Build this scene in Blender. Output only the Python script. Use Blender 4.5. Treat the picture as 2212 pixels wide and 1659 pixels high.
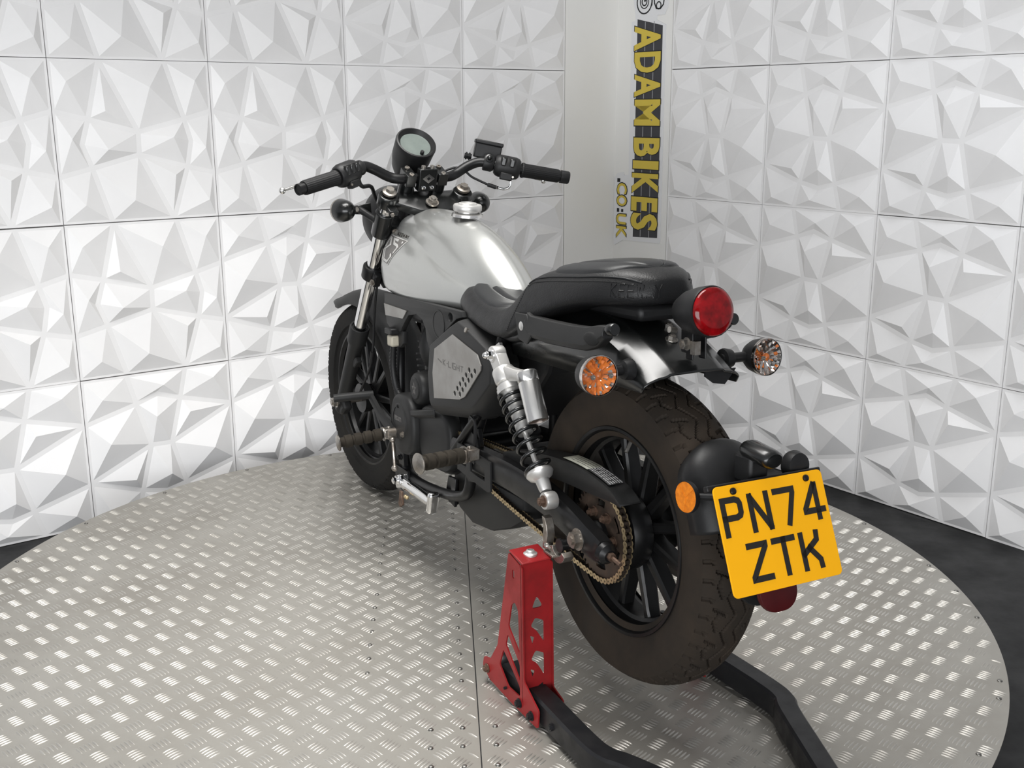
import bpy, bmesh, math, random
from math import sin, cos, pi, radians, sqrt, atan2
from mathutils import Vector, Matrix
random.seed(7)
for _o in list(bpy.data.objects): bpy.data.objects.remove(_o, do_unlink=True)
scene = bpy.context.scene
COL = scene.collection
V = Vector

# ------------------------------------------------------------------ camera
cam_data = bpy.data.cameras.new('camera')
cam_data.sensor_fit = 'HORIZONTAL'; cam_data.sensor_width = 36.0
cam_data.lens = 36.0 * 2313.16 / 2212.0
cam_data.clip_start = 0.05; cam_data.clip_end = 60
cam_ob = bpy.data.objects.new('camera', cam_data); COL.objects.link(cam_ob)
_yaw, _pit, _rol = -0.015863, 0.249012, -0.003165
_f = V((sin(_yaw)*cos(_pit), cos(_yaw)*cos(_pit), -sin(_pit)))
_r = V((cos(_yaw), -sin(_yaw), 0)); _u = _r.cross(_f)
_r2 = cos(_rol)*_r + sin(_rol)*_u; _u2 = -sin(_rol)*_r + cos(_rol)*_u
_m = Matrix((_r2, _u2, -_f)).transposed().to_4x4(); _m.translation = V((0, 0, 1.3394))
cam_ob.matrix_world = _m
scene.camera = cam_ob

# ------------------------------------------------------------------ world, lights, exposure
world = bpy.data.worlds.new('showroom_world'); scene.world = world
world.use_nodes = True
world.node_tree.nodes['Background'].inputs[0].default_value = (0.93, 0.95, 1.0, 1)
world.node_tree.nodes['Background'].inputs[1].default_value = 0.45
def area(name, loc, rot, size, size_y, power, color=(1, 1, 1), spread=180):
    d = bpy.data.lights.new(name, 'AREA'); d.shape = 'RECTANGLE'
    d.size = size; d.size_y = size_y; d.energy = power; d.color = color; d.spread = radians(spread)
    o = bpy.data.objects.new(name, d); COL.objects.link(o)
    o.location = loc; o.rotation_euler = rot
    return o
area('ceiling_lamp_light', (-0.35, 2.35, 2.52), (0, 0, radians(30)), 1.2, 1.2, 24, (1.0, 0.985, 0.96), 95)
area('corner_lamp_light', (0.98, 3.05, 2.52), (0, 0, radians(37)), 0.5, 1.1, 2.5, (0.92, 0.95, 1.0), 75)
area('frontal_fill_light', (-0.9, -2.5, 0.92), (radians(90), 0, radians(-10)), 5.4, 1.75, 218, (0.96, 0.98, 1.0))  # added fill behind the camera, placed and sized to light the walls head-on
scene.view_settings.view_transform = 'Standard'
scene.view_settings.look = 'None'
scene.view_settings.gamma = 1.0
scene.view_settings.use_curve_mapping = False
scene.view_settings.exposure = 0.0

# ------------------------------------------------------------------ materials
def mat(name, color, rough=0.5, metal=0.0, coat=0.0, var=0.0, vscale=8.0, bump=0.0, bscale=200.0, spec=0.5,
        trans=0.0, ior=1.45, color2=None, rvar=0.0, crough=0.08, detail=6.0, vlo=0.35, vhi=0.65):
    m = bpy.data.materials.new(name); m.use_nodes = True
    nt = m.node_tree; b = nt.nodes['Principled BSDF']
    b.inputs['Base Color'].default_value = (*color, 1)
    b.inputs['Roughness'].default_value = rough
    b.inputs['Metallic'].default_value = metal
    b.inputs['Coat Weight'].default_value = coat
    b.inputs['Coat Roughness'].default_value = crough
    b.inputs['Specular IOR Level'].default_value = spec
    b.inputs['Transmission Weight'].default_value = trans
    b.inputs['IOR'].default_value = ior
    tc = nt.nodes.new('ShaderNodeTexCoord')
    if var > 0 or color2 is not None or rvar > 0:
        n = nt.nodes.new('ShaderNodeTexNoise'); n.inputs['Scale'].default_value = vscale
        n.inputs['Detail'].default_value = detail; n.inputs['Roughness'].default_value = 0.6
        nt.links.new(tc.outputs['Object'], n.inputs['Vector'])
        mr = nt.nodes.new('ShaderNodeMapRange')
        mr.inputs['From Min'].default_value = vlo; mr.inputs['From Max'].default_value = vhi
        nt.links.new(n.outputs['Fac'], mr.inputs['Value'])
        if var > 0 or color2 is not None:
            mx = nt.nodes.new('ShaderNodeMix'); mx.data_type = 'RGBA'
            c2 = color2 if color2 is not None else tuple(c*(1-var) for c in color)
            mx.inputs['A'].default_value = (*color, 1); mx.inputs['B'].default_value = (*c2, 1)
            nt.links.new(mr.outputs['Result'], mx.inputs['Factor'])
            nt.links.new(mx.outputs['Result'], b.inputs['Base Color'])
        if rvar > 0:
            m2 = nt.nodes.new('ShaderNodeMapRange')
            m2.inputs['To Min'].default_value = max(0, rough-rvar); m2.inputs['To Max'].default_value = min(1, rough+rvar)
            nt.links.new(mr.outputs['Result'], m2.inputs['Value'])
            nt.links.new(m2.outputs['Result'], b.inputs['Roughness'])
    if bump > 0:
        n2 = nt.nodes.new('ShaderNodeTexNoise'); n2.inputs['Scale'].default_value = bscale
        n2.inputs['Detail'].default_value = 3.0
        nt.links.new(tc.outputs['Object'], n2.inputs['Vector'])
        bp = nt.nodes.new('ShaderNodeBump'); bp.inputs['Strength'].default_value = bump
        bp.inputs['Distance'].default_value = 0.001
        nt.links.new(n2.outputs['Fac'], bp.inputs['Height'])
        nt.links.new(bp.outputs['Normal'], b.inputs['Normal'])
    return m

M = {}
M['panel'] = mat('white_panel', (0.91, 0.90, 0.895), 0.45, var=0.06, vscale=3.0, rvar=0.06)
M['board'] = mat('white_board', (0.89, 0.88, 0.85), 0.5, var=0.03, vscale=2.0)
M['wall'] = mat('wall_backing', (0.16, 0.155, 0.15), 0.8)
M['ceiling'] = mat('ceiling_pale', (0.72, 0.72, 0.72), 0.8, var=0.03)
M['floor'] = mat('black_floor', (0.012, 0.012, 0.0125), 0.5, var=0.3, vscale=5, rvar=0.12, bump=0.1, bscale=90, spec=0.35)
M['alu'] = mat('tread_aluminium', (0.40, 0.384, 0.35), 0.46, 0.6, color2=(0.31, 0.293, 0.262), vscale=3.2, rvar=0.06, detail=8)
M['alu_bar'] = mat('tread_bar_aluminium', (0.49, 0.474, 0.44), 0.46, 0.6, color2=(0.39, 0.372, 0.34), vscale=4)
M['rivet'] = mat('rivet_steel', (0.34, 0.33, 0.31), 0.35, 0.9, color2=(0.12, 0.115, 0.105), vscale=30)
M['skirt'] = mat('turntable_skirt', (0.012, 0.012, 0.013), 0.5, var=0.2)
M['red'] = mat('stand_red_paint', (0.26, 0.014, 0.016), 0.45, 0.0, color2=(0.13, 0.009, 0.009), vscale=9, detail=10, rvar=0.12, vlo=0.45, vhi=0.75, spec=0.3)
M['standblack'] = mat('stand_black_paint', (0.012, 0.012, 0.0135), 0.4, var=0.35, vscale=20, rvar=0.1, spec=0.4)
M['steel'] = mat('worn_steel', (0.42, 0.40, 0.37), 0.36, 0.9, color2=(0.22, 0.19, 0.16), vscale=40, rvar=0.1)
M['rusty'] = mat('rusty_steel', (0.22, 0.15, 0.11), 0.5, 0.75, color2=(0.09, 0.055, 0.04), vscale=60, rvar=0.1)
M['sprocket'] = mat('dark_brown_sprocket', (0.05, 0.038, 0.03), 0.5, 0.6, color2=(0.09, 0.062, 0.046), vscale=50, rvar=0.1)
M['chrome'] = mat('chrome', (0.82, 0.82, 0.82), 0.08, 1.0, var=0.05, vscale=20)
M['silver'] = mat('polished_aluminium', (0.75, 0.74, 0.72), 0.22, 0.95, var=0.08, vscale=25)
M['castalu'] = mat('cast_aluminium', (0.62, 0.61, 0.59), 0.38, 0.75, var=0.1, vscale=25)
M['sign_white'] = mat('sign_white_vinyl', (0.82, 0.82, 0.83), 0.4, var=0.02)
M['sign_dark'] = mat('sign_dark_print', (0.045, 0.045, 0.052), 0.5, var=0.05)
M['sign_yellow'] = mat('sign_yellow_print', (0.70, 0.53, 0.07), 0.5, var=0.04)
M['sign_black'] = mat('sign_black_print', (0.01, 0.01, 0.012), 0.5, var=0.05)
M['sign_grey'] = mat('sign_grey_print', (0.35, 0.35, 0.36), 0.5, var=0.05)
M['plastic'] = mat('black_satin_plastic', (0.011, 0.011, 0.0115), 0.46, var=0.2, vscale=30, bump=0.12, bscale=500, spec=0.35)
M['cover'] = mat('charcoal_plastic', (0.0155, 0.0155, 0.0155), 0.5, var=0.12, vscale=20, bump=0.1, bscale=600, spec=0.33)
M['blackpaint'] = mat('black_satin_paint', (0.007, 0.007, 0.0075), 0.36, var=0.2, vscale=30, rvar=0.05, spec=0.35)
M['gloss'] = mat('black_gloss_paint', (0.005, 0.0055, 0.0055), 0.32, coat=0.6, crough=0.18, var=0.2, vscale=14, rvar=0.06, spec=0.35)
M['darkgap'] = mat('dark_recess_material', (0.006, 0.006, 0.006), 0.8, var=0.1)
M['leather'] = mat('black_vinyl', (0.009, 0.009, 0.0095), 0.44, var=0.1, vscale=40, bump=0.55, bscale=330, rvar=0.04, spec=0.35)
M['leather_top'] = mat('black_vinyl_smooth', (0.012, 0.0125, 0.0135), 0.42, var=0.1, vscale=40, bump=0.22, bscale=420, spec=0.35)
M['thread'] = mat('black_thread', (0.012, 0.012, 0.012), 0.7, var=0.1)
M['rubber'] = mat('tyre_rubber', (0.019, 0.0155, 0.0125), 0.82, color2=(0.034, 0.025, 0.018), vscale=7, detail=8, bump=0.15, bscale=260, spec=0.2)
M['rubber_f'] = mat('front_tyre_rubber', (0.010, 0.0097, 0.0093), 0.8, color2=(0.016, 0.0148, 0.013), vscale=7, detail=8, bump=0.15, bscale=260, spec=0.2)
M['pegrubber'] = mat('peg_rubber', (0.030, 0.025, 0.019), 0.85, var=0.3, vscale=60, spec=0.2)
M['griprubber'] = mat('grip_rubber', (0.008, 0.008, 0.0085), 0.6, var=0.15, vscale=60, spec=0.3)
M['wheelblack'] = mat('wheel_black', (0.006, 0.006, 0.0062), 0.36, var=0.3, vscale=18, rvar=0.08, spec=0.35)
M['tank'] = mat('silver_tank_paint', (0.46, 0.465, 0.45), 0.29, 0.75, coat=0.5, crough=0.05, var=0.03, vscale=300)
M['badge_dark'] = mat('badge_dark_grey', (0.11, 0.105, 0.10), 0.5, var=0.15, vscale=90)
M['badge_silver'] = mat('badge_silver', (0.46, 0.455, 0.44), 0.42, 0.3, var=0.05)
M['brushed'] = mat('side_panel_silver', (0.30, 0.293, 0.28), 0.33, 0.7, color2=(0.235, 0.225, 0.21), vscale=14, detail=3, bump=0.5, bscale=16)
M['gold'] = mat('chain_gold', (0.60, 0.47, 0.28), 0.4, 0.8, color2=(0.34, 0.26, 0.15), vscale=60)
M['chaindark'] = mat('chain_dark_grease', (0.045, 0.034, 0.026), 0.55, 0.5, var=0.4, vscale=60)
M['plate'] = mat('number_plate_yellow', (0.90, 0.42, 0.003), 0.5, var=0.03, vscale=5, spec=0.25)
M['platechar'] = mat('number_plate_black', (0.012, 0.010, 0.008), 0.35, var=0.1)
M['redlens'] = mat('red_lens', (0.34, 0.003, 0.006), 0.10, trans=0.25, ior=1.4, color2=(0.16, 0.002, 0.003), vscale=55, detail=2)
M['redcore'] = mat('red_reflector_core', (0.55, 0.01, 0.01), 0.2, 0.6, var=0.5, vscale=60)
M['redreflector'] = mat('dark_red_reflector', (0.055, 0.003, 0.004), 0.4, var=0.2, vscale=30, spec=0.3)
M['amberreflector'] = mat('amber_reflector', (0.75, 0.22, 0.01), 0.3, color2=(0.55, 0.14, 0.006), vscale=120, coat=0.4)
M['amber'] = mat('amber_bulb', (0.80, 0.22, 0.03), 0.25, 0.0, color2=(0.45, 0.10, 0.02), vscale=70, coat=0.5)
M['reflector'] = mat('lamp_reflector_chrome', (0.72, 0.70, 0.68), 0.16, 1.0, color2=(0.42, 0.36, 0.32), vscale=55)
M['glass'] = mat('clear_lens', (0.97, 0.97, 0.97), 0.03, trans=1.0, ior=1.12, var=0.02)
M['lcd'] = mat('gauge_lcd', (0.16, 0.185, 0.17), 0.08, coat=1.0, crough=0.02, color2=(0.11, 0.13, 0.12), vscale=9)
M['tan'] = mat('beige_plastic', (0.40, 0.37, 0.30), 0.5, var=0.15, vscale=40)
M['label_pale'] = mat('label_pale_grey', (0.30, 0.30, 0.25), 0.55, var=0.15, vscale=40)
M['label_black'] = mat('label_black', (0.015, 0.015, 0.015), 0.5, var=0.1)
M['label_text'] = mat('label_white_text', (0.5, 0.5, 0.5), 0.5, var=0.1)
M['cavity'] = mat('tube_bore', (0.005, 0.005, 0.005), 0.9, var=0.1)

# ------------------------------------------------------------------ mesh helpers
def ortho(ax):
    ax = V(ax).normalized()
    t = V((0, 0, 1)) if abs(ax.z) < 0.9 else V((1, 0, 0))
    e1 = t.cross(ax).normalized(); e2 = ax.cross(e1).normalized()
    return ax, e1, e2

class G:
    def __init__(s): s.v = []; s.f = []
    def add(s, vs, fs):
        o = len(s.v); s.v.extend([tuple(p) for p in vs]); s.f.extend([tuple(i+o for i in f) for f in fs]); return s
    def box(s, c, size, rot=None, taper=1.0):
        c = V(c); hx, hy, hz = size[0]/2, size[1]/2, size[2]/2
        vs = []
        for z in (-1, 1):
            k = taper if z > 0 else 1.0
            for x, y in ((-1, -1), (1, -1), (1, 1), (-1, 1)):
                p = V((x*hx*k, y*hy*k, z*hz))
                if rot is not None: p = rot @ p
                vs.append(c+p)
        return s.add(vs, [(3, 2, 1, 0), (4, 5, 6, 7), (0, 1, 5, 4), (1, 2, 6, 5), (2, 3, 7, 6), (3, 0, 4, 7)])
    def loft(s, rings, caps=True, closed=False):
        n = len(rings[0]); vs = [p for r in rings for p in r]; fs = []
        m = len(rings); last = m if closed else m-1
        for i in range(last):
            a = i*n; b = ((i+1) % m)*n
            for j in range(n):
                k = (j+1) % n
                fs.append((a+j, a+k, b+k, b+j))
        if caps and not closed:
            fs.append(tuple(reversed(range(n)))); fs.append(tuple(range((m-1)*n, m*n)))
        return s.add(vs, fs)
    def tube(s, pts, r, n=12, caps=True, closed=False, flat=1.0):
        pts = [V(p) for p in pts]; m = len(pts)
        rs = r if isinstance(r, (list, tuple)) else [r]*m
        rings = []; e1 = None
        for i, p in enumerate(pts):
            if closed: t = (pts[(i+1) % m]-pts[i-1])
            else: t = pts[min(i+1, m-1)]-pts[max(i-1, 0)]
            t.normalize()
            if e1 is None: _, e1, e2 = ortho(t)
            else:
                e1 = (e1 - t*e1.dot(t)).normalized(); e2 = t.cross(e1).normalized()
            rings.append([p + (e1*cos(2*pi*j/n) + e2*sin(2*pi*j/n)*flat)*rs[i] for j in range(n)])
        return s.loft(rings, caps, closed)
    def lathe(s, prof, o, ax, n=32, a0=0.0, a1=2*pi, e1=None):
        ax, d1, d2 = ortho(ax)
        if e1 is not None: d1 = V(e1).normalized(); d2 = ax.cross(d1).normalized()
        o = V(o); full = abs(a1-a0-2*pi) < 1e-6
        m = n if full else n+1
        vs = []; fs = []
        for (r, h) in prof:
            for j in range(m):
                a = a0+(a1-a0)*j/n
                vs.append(o+ax*h+(d1*cos(a)+d2*sin(a))*max(r, 1e-5))
        for i in range(len(prof)-1):
            for j in range(n):
                k = (j+1) % m
                fs.append((i*m+j, i*m+k, (i+1)*m+k, (i+1)*m+j))
        return s.add(vs, fs)
    def cyl(s, p0, p1, r, n=16, r1=None):
        p0 = V(p0); p1 = V(p1); L = (p1-p0).length
        r1 = r if r1 is None else r1
        return s.lathe([(0, 0), (r, 0), (r1, L), (0, L)], p0, p1-p0, n)
    def hexnut(s, p, ax, r, h, washer=0.0):
        ax = V(ax).normalized(); p = V(p)
        if washer > 0:
            s.cyl(p, p+ax*0.002, washer, 16); p = p+ax*0.002
        s.cyl(p, p+ax*h, r, 6); s.cyl(p+ax*h, p+ax*(h+0.25*r), r*0.55, 8)
        return s
    def sphere(s, c, r, sc=(1, 1, 1), n=16, m=10):
        c = V(c); rings = []
        for i in range(m+1):
            a = -pi/2+pi*i/m
            rings.append([c+V((max(cos(a), 1e-4)*cos(2*pi*j/n)*r*sc[0], max(cos(a), 1e-4)*sin(2*pi*j/n)*r*sc[1], sin(a)*r*sc[2])) for j in range(n)])
        return s.loft(rings, True)
    def prism(s, loops, o, ex, ey, depth, bevel=0.0):
        """2-D loops (first outer, others holes) in frame o,ex,ey extruded along ex x ey by depth."""
        cu = bpy.data.curves.new('tmp', 'CURVE'); cu.dimensions = '2D'; cu.fill_mode = 'BOTH'
        cu.extrude = max(depth/2-bevel, 1e-5)
        if bevel > 0: cu.bevel_depth = bevel; cu.bevel_resolution = 1; cu.offset = -bevel
        for lp in loops:
            sp = cu.splines.new('POLY'); sp.points.add(len(lp)-1); sp.use_cyclic_u = True
            for i, q in enumerate(lp): sp.points[i].co = (q[0], q[1], 0, 1)
        return s._curve(cu, o, ex, ey, depth/2)
    def _curve(s, cu, o, ex, ey, lift):
        ob = bpy.data.objects.new('tmp', cu)
        me = bpy.data.meshes.new_from_object(ob)
        ex = V(ex).normalized(); ey = V(ey).normalized(); ez = ex.cross(ey); o = V(o)
        vs = [o+ex*p.co.x+ey*p.co.y+ez*(p.co.z+lift) for p in me.vertices]
        s.add(vs, [tuple(p.vertices) for p in me.polygons])
        bpy.data.objects.remove(ob); bpy.data.curves.remove(cu); bpy.data.meshes.remove(me)
        return s
    def text(s, body, o, ex, ey, w, h, depth, bold=0.0):
        """text fitted to a w x h box at o."""
        cu = bpy.data.curves.new('tmp', 'FONT'); cu.body = body; cu.extrude = 0.5; cu.offset = bold; cu.resolution_u = 3
        ob = bpy.data.objects.new('tmp', cu); me = bpy.data.meshes.new_from_object(ob)
        xs = [p.co.x for p in me.vertices]; ys = [p.co.y for p in me.vertices]
        x0, x1, y0, y1 = min(xs), max(xs), min(ys), max(ys)
        ex = V(ex).normalized(); ey = V(ey).normalized(); ez = ex.cross(ey); o = V(o)
        vs = [o+ex*((p.co.x-x0)/(x1-x0)*w)+ey*((p.co.y-y0)/(y1-y0)*h)+ez*((p.co.z+0.5)*depth) for p in me.vertices]
        s.add(vs, [tuple(p.vertices) for p in me.polygons])
        bpy.data.objects.remove(ob); bpy.data.curves.remove(cu); bpy.data.meshes.remove(me)
        return s
    def stroke(s, pts, wd, o, ex, ey, depth):
        """mitred stroke of a 2-D polyline."""
        n = len(pts); L = []; R = []
        P = [V((p[0], p[1])) for p in pts]
        for i in range(n):
            d1 = (P[i]-P[i-1]).normalized() if i > 0 else None
            d2 = (P[i+1]-P[i]).normalized() if i < n-1 else None
            if d1 is None: d1 = d2
            if d2 is None: d2 = d1
            n1 = V((-d1.y, d1.x)); n2 = V((-d2.y, d2.x)); nm = (n1+n2)
            nm = nm.normalized() if nm.length > 1e-6 else n1
            k = 1/max(nm.dot(n1), 0.35)
            L.append(P[i]+nm*wd/2*k); R.append(P[i]-nm*wd/2*k)
        ex = V(ex).normalized(); ey = V(ey).normalized(); ez = ex.cross(ey); o = V(o)
        for i in range(n-1):
            q = [R[i], R[i+1], L[i+1], L[i]]
            b = [o+ex*p.x+ey*p.y for p in q]; t = [p+ez*depth for p in b]
            s.add(b+t, [(3, 2, 1, 0), (4, 5, 6, 7), (0, 1, 5, 4), (1, 2, 6, 5), (2, 3, 7, 6), (3, 0, 4, 7)])
        return s
    def mirror_y(s):
        n = len(s.v); s.v = [(x, -y, z) for x, y, z in s.v]; s.f = [tuple(reversed(f)) for f in s.f]; return s
    def xform(s, mt):
        s.v = [tuple(mt @ V(p)) for p in s.v]; return s
    def mesh(s, name, m, smooth=35, weld=True):
        me = bpy.data.meshes.new(name); me.from_pydata(s.v, [], s.f)
        bm = bmesh.new(); bm.from_mesh(me)
        if weld: bmesh.ops.remove_doubles(bm, verts=bm.verts, dist=2e-5)
        bmesh.ops.dissolve_degenerate(bm, edges=bm.edges, dist=1e-6)
        bmesh.ops.recalc_face_normals(bm, faces=bm.faces)
        bm.to_mesh(me); bm.free()
        if smooth:
            me.polygons.foreach_set('use_smooth', [True]*len(me.polygons))
            me.set_sharp_from_angle(angle=radians(smooth))
        mm = m if isinstance(m, (list, tuple)) else [m]
        for q in mm: me.materials.append(M[q] if isinstance(q, str) else q)
        me.update(); return me
    def build(s, name, m, parent=None, smooth=35, bevel=0.0, sub=0, weld=True, seg=2):
        o = bpy.data.objects.new(name, s.mesh(name, m, smooth, weld)); COL.objects.link(o)
        if parent is not None: o.parent = parent
        if bevel > 0:
            md = o.modifiers.new('bevel', 'BEVEL'); md.width = bevel; md.segments = seg; md.limit_method = 'ANGLE'
            md.angle_limit = radians(40); md.harden_normals = False
        if sub > 0:
            md = o.modifiers.new('sub', 'SUBSURF'); md.levels = sub; md.render_levels = sub
        return o

def empty(name, mt=None, parent=None):
    o = bpy.data.objects.new(name, None); COL.objects.link(o); o.empty_display_size = 0.1
    if parent is not None: o.parent = parent
    if mt is not None: o.matrix_local = mt
    return o
def tag(o, label=None, cat=None, group=None, kind=None):
    if label: o['label'] = label
    if cat: o['category'] = cat
    if group: o['group'] = group
    if kind: o['kind'] = kind
    return o
def link_copy(src, name, parent, mt):
    c = bpy.data.objects.new(name, src.data if hasattr(src, 'data') else src); COL.objects.link(c)
    c.parent = parent; c.matrix_local = mt
    return c
def smooth_path(pts, k=6):
    """Catmull-Rom resample."""
    P = [V(p) for p in pts]; out = []
    for i in range(len(P)-1):
        p0 = P[max(i-1, 0)]; p1 = P[i]; p2 = P[i+1]; p3 = P[min(i+2, len(P)-1)]
        for j in range(k):
            t = j/k
            out.append(0.5*((2*p1)+(p2-p0)*t+(2*p0-5*p1+4*p2-p3)*t*t+(3*p1-p0-3*p2+p3)*t**3))
    out.append(P[-1]); return out
from mathutils.bvhtree import BVHTree
def bvh_of(o):
    dg = bpy.context.evaluated_depsgraph_get(); dg.update()
    ev = o.evaluated_get(dg); me = ev.to_mesh()
    t = BVHTree.FromPolygons([v.co.copy() for v in me.vertices], [tuple(p.vertices) for p in me.polygons]); ev.to_mesh_clear(); return t
def drop(t, p, d, lift=0.0):
    h = t.ray_cast(V(p)-V(d)*0.2, V(d), 0.5)
    return (h[0]-V(d)*lift) if h[0] is not None else V(p)
def frame_mat(o, ex, ey, ez):
    m = Matrix((V(ex), V(ey), V(ez))).transposed().to_4x4(); m.translation = V(o); return m
# ================================================================== the room
CORNER = V((0.3732, 4.7273, 0))
D_R = V((0.60441, -0.79668, 0)); N_R = V((-0.79668, -0.60441, 0))     # right wall direction / normal into the room
D_L = V((-0.79668, -0.60441, 0)); N_L = V((0.60441, -0.79668, 0))     # left wall direction / normal
S_L, S_R = 0.294, 0.341
COLS_L, COLS_R, ROWS = 6, 5, 5
BASE = 0.012     # panel base face in front of the wall backing
Z = V((0, 0, 1))

def wall_backing(name, d, n, length):
    g = G(); a = CORNER - n*0.06; 
    p = [CORNER, CORNER+d*length, CORNER+d*length-n*0.12, CORNER-n*0.12-d*0.0]
    lo = [V((q.x, q.y, 0)) for q in p]; hi = [V((q.x, q.y, 2.6)) for q in p]
    g.add(lo+hi, [(3, 2, 1, 0), (4, 5, 6, 7), (0, 1, 5, 4), (1, 2, 6, 5), (2, 3, 7, 6), (3, 0, 4, 7)])
    return tag(g.build(name, 'wall', smooth=0), kind='structure')
wall_left = wall_backing('wall_left', D_L, N_L, S_L+0.5*COLS_L+0.02)
wall_right = wall_backing('wall_right', D_R, N_R, S_R+0.5*COLS_R+0.02)

# one relief panel: u to the right, v down, faceted pyramids between flat bands
NODE = dict(TL=(0, 0), TR=(1, 0), BL=(0, 1), BR=(1, 1), NA=(.29, 0), NB=(.69, 0), NC=(0, .30), ND=(0, .70),
            R1=(1, .30), R2=(1, .71), B1=(.29, 1), B2=(.69, 1), P1=(.34, .205), HB=(.485, .155), P2=(.64, .205),
            P3=(.418, .505), P4=(.56, .51), P5=(.334, .815), CH=(.50, .85), P6=(.638, .815))
CELLS = [('TL NA P1 NC', (.115, .135), .6), ('NA NB P2 HB P1', (.522, .092), .55), ('NB TR R1 P2', (.865, .085), .75),
         ('NC P1 P3 ND', (.135, .435), 1.0), ('P1 HB P2 P4 P3', (.455, .30), .8), ('P2 R1 P4', (.69, .305), .62),
         ('P4 R1 R2 P6', (.835, .585), 1.0), ('ND P3 P5', (.285, .72), .62), ('P3 P4 P6 CH P5', (.525, .72), .8),
         ('ND P5 B1 BL', (.115, .935), .62), ('P5 CH P6 B2 B1', (.455, .937), .5), ('P6 R2 BR B2', (.88, .888), .72)]
def inset(poly, d):
    n = len(poly); out = []
    a = sum(poly[i][0]*poly[(i+1) % n][1]-poly[(i+1) % n][0]*poly[i][1] for i in range(n))
    sg = 1 if a > 0 else -1
    for i in range(n):
        p0 = V(poly[i-1]); p1 = V(poly[i]); p2 = V(poly[(i+1) % n])
        e1 = (p1-p0).normalized(); e2 = (p2-p1).normalized()
        n1 = V((-e1.y, e1.x))*sg; n2 = V((-e2.y, e2.x))*sg
        nm = (n1+n2).normalized(); k = d/max(nm.dot(n1), 0.25)
        out.append(p1+nm*k)
    return out
def panel_mesh(rot90):
    g = G(); W = 0.4975
    def P(u, v, h):                                   # panel lies in local x (right), z (up), y = out of the wall
        if rot90: u, v = v, 1-u
        return V(((u-.5)*W, h, (.5-v)*W))
    e = 0.0
    g.box((0, BASE/2, 0), (W, BASE, W))
    for names, ap, hs in CELLS:
        poly = inset([NODE[k] for k in names.split()], 0.0155)
        n = len(poly)
        vs = [P(p.x, p.y, BASE+0.0002) for p in poly]+[P(ap[0], ap[1], BASE+0.034*hs)]
        g.add(vs, [(i, (i+1) % n, n) for i in range(n)])
    me = g.mesh('relief_panel', 'panel', smooth=0, weld=False)
    return me
PM = [panel_mesh(False), panel_mesh(True)]
def place_panel(wall, d, n, s_mid, z_mid, uright, kind, bev=True):
    ux = uright
    c = V((CORNER.x, CORNER.y, 0))+d*s_mid+n*0.001+Z*z_mid
    mt = frame_mat(c, ux, n, Z)
    # x right, y out, z up must be right handed: right x out = ... flip handled through negative-free frame
    o = bpy.data.objects.new('relief_panel', PM[kind]); COL.objects.link(o); o.parent = wall
    o.matrix_local = mt
    return o
rng = random.Random(3)
for c in range(COLS_L):
    for r in range(ROWS):
        s_mid = S_L+0.5*c+0.25; z_mid = 0.5*r+0.25
        rotd = 1 if ((c >= 3 and r == 1) or (c >= 2 and r >= 2)) else 0
        if c == 2 and r == 1: rotd = 0
        place_panel(wall_left, D_L, N_L, s_mid, z_mid+rng.uniform(-.0012, .0012), -D_L, rotd)
for c in range(COLS_R):
    for r in range(ROWS):
        place_panel(wall_right, D_R, N_R, S_R+0.5*c+0.25, 0.5*r+0.25+rng.uniform(-.0012, .0012), D_R, 0)
def corner_board(wall, d, n, s0, s1):
    g = G(); a = CORNER+d*s0+n*0.001; b = CORNER+d*s1+n*0.001
    p = [a, b, b+n*0.012, a+n*0.012]
    lo = [V((q.x, q.y, 0.0)) for q in p]; hi = [V((q.x, q.y, 2.5)) for q in p]
    g.add(lo+hi, [(3, 2, 1, 0), (4, 5, 6, 7), (0, 1, 5, 4), (1, 2, 6, 5), (2, 3, 7, 6), (3, 0, 4, 7)])
    return g.build('corner_board', 'board', wall, smooth=0)
corner_board(wall_left, D_L, N_L, 0.0, S_L-0.003)
corner_board(wall_right, D_R, N_R, 0.013, S_R-0.003)

g = G(); g.box((-0.1, 1.4, -0.03), (9, 9, 0.06))
floor = tag(g.build('floor', 'floor', smooth=0), kind='structure')
g = G(); g.box((-0.1, 2.2, 2.66), (6.4, 6.4, 0.1))
ceiling = tag(g.build('ceiling', 'ceiling', smooth=0), kind='structure')

# ceiling lamps (housings that hold the area lights)
def ceiling_lamp(loc, sx, sy, label, ang=30):
    root = empty('ceiling_lamp', Matrix.Translation(V(loc)) @ Matrix.Rotation(radians(ang), 4, 'Z'))
    g = G()
    for a, b, w, h in ((0, sy/2+.03, sx+.12, .06), (0, -sy/2-.03, sx+.12, .06)): g.box((a, b, 0.0), (w, h, 0.06))
    for a in (1, -1): g.box((a*(sx/2+.03), 0, 0), (.06, sy, .06))
    g.build('frame', 'board', root, bevel=.004)
    g = G(); g.box((0, 0, 0.035), (sx+.12, sy+.12, 0.01)); g.build('back_plate', 'board', root)
    tag(root, label, 'lamp'); return root
ceiling_lamp((-0.35, 2.35, 2.57), 1.2, 1.2, 'square ceiling lamp straight above the turntable')
ceiling_lamp((0.98, 3.05, 2.57), 0.5, 1.1, 'oblong ceiling lamp near the wall to the right of the sign', 37)
# unseen frame added around the fill light behind the camera
g = G(); RD = Matrix.Rotation(radians(-10), 3, 'Z'); DC = V((-.9, -2.58, 0))
for x in (-2.8, 2.8): g.box(DC+V((0, 0, .96))+RD @ V((x, 0, 0)), (.12, .12, 1.92), RD)
g.box(DC+V((0, 0, 2.26)), (5.72, .16, .68), RD)
tag(g.build('fill_light_frame', 'skirt', smooth=0, bevel=.01), kind='structure')

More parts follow.
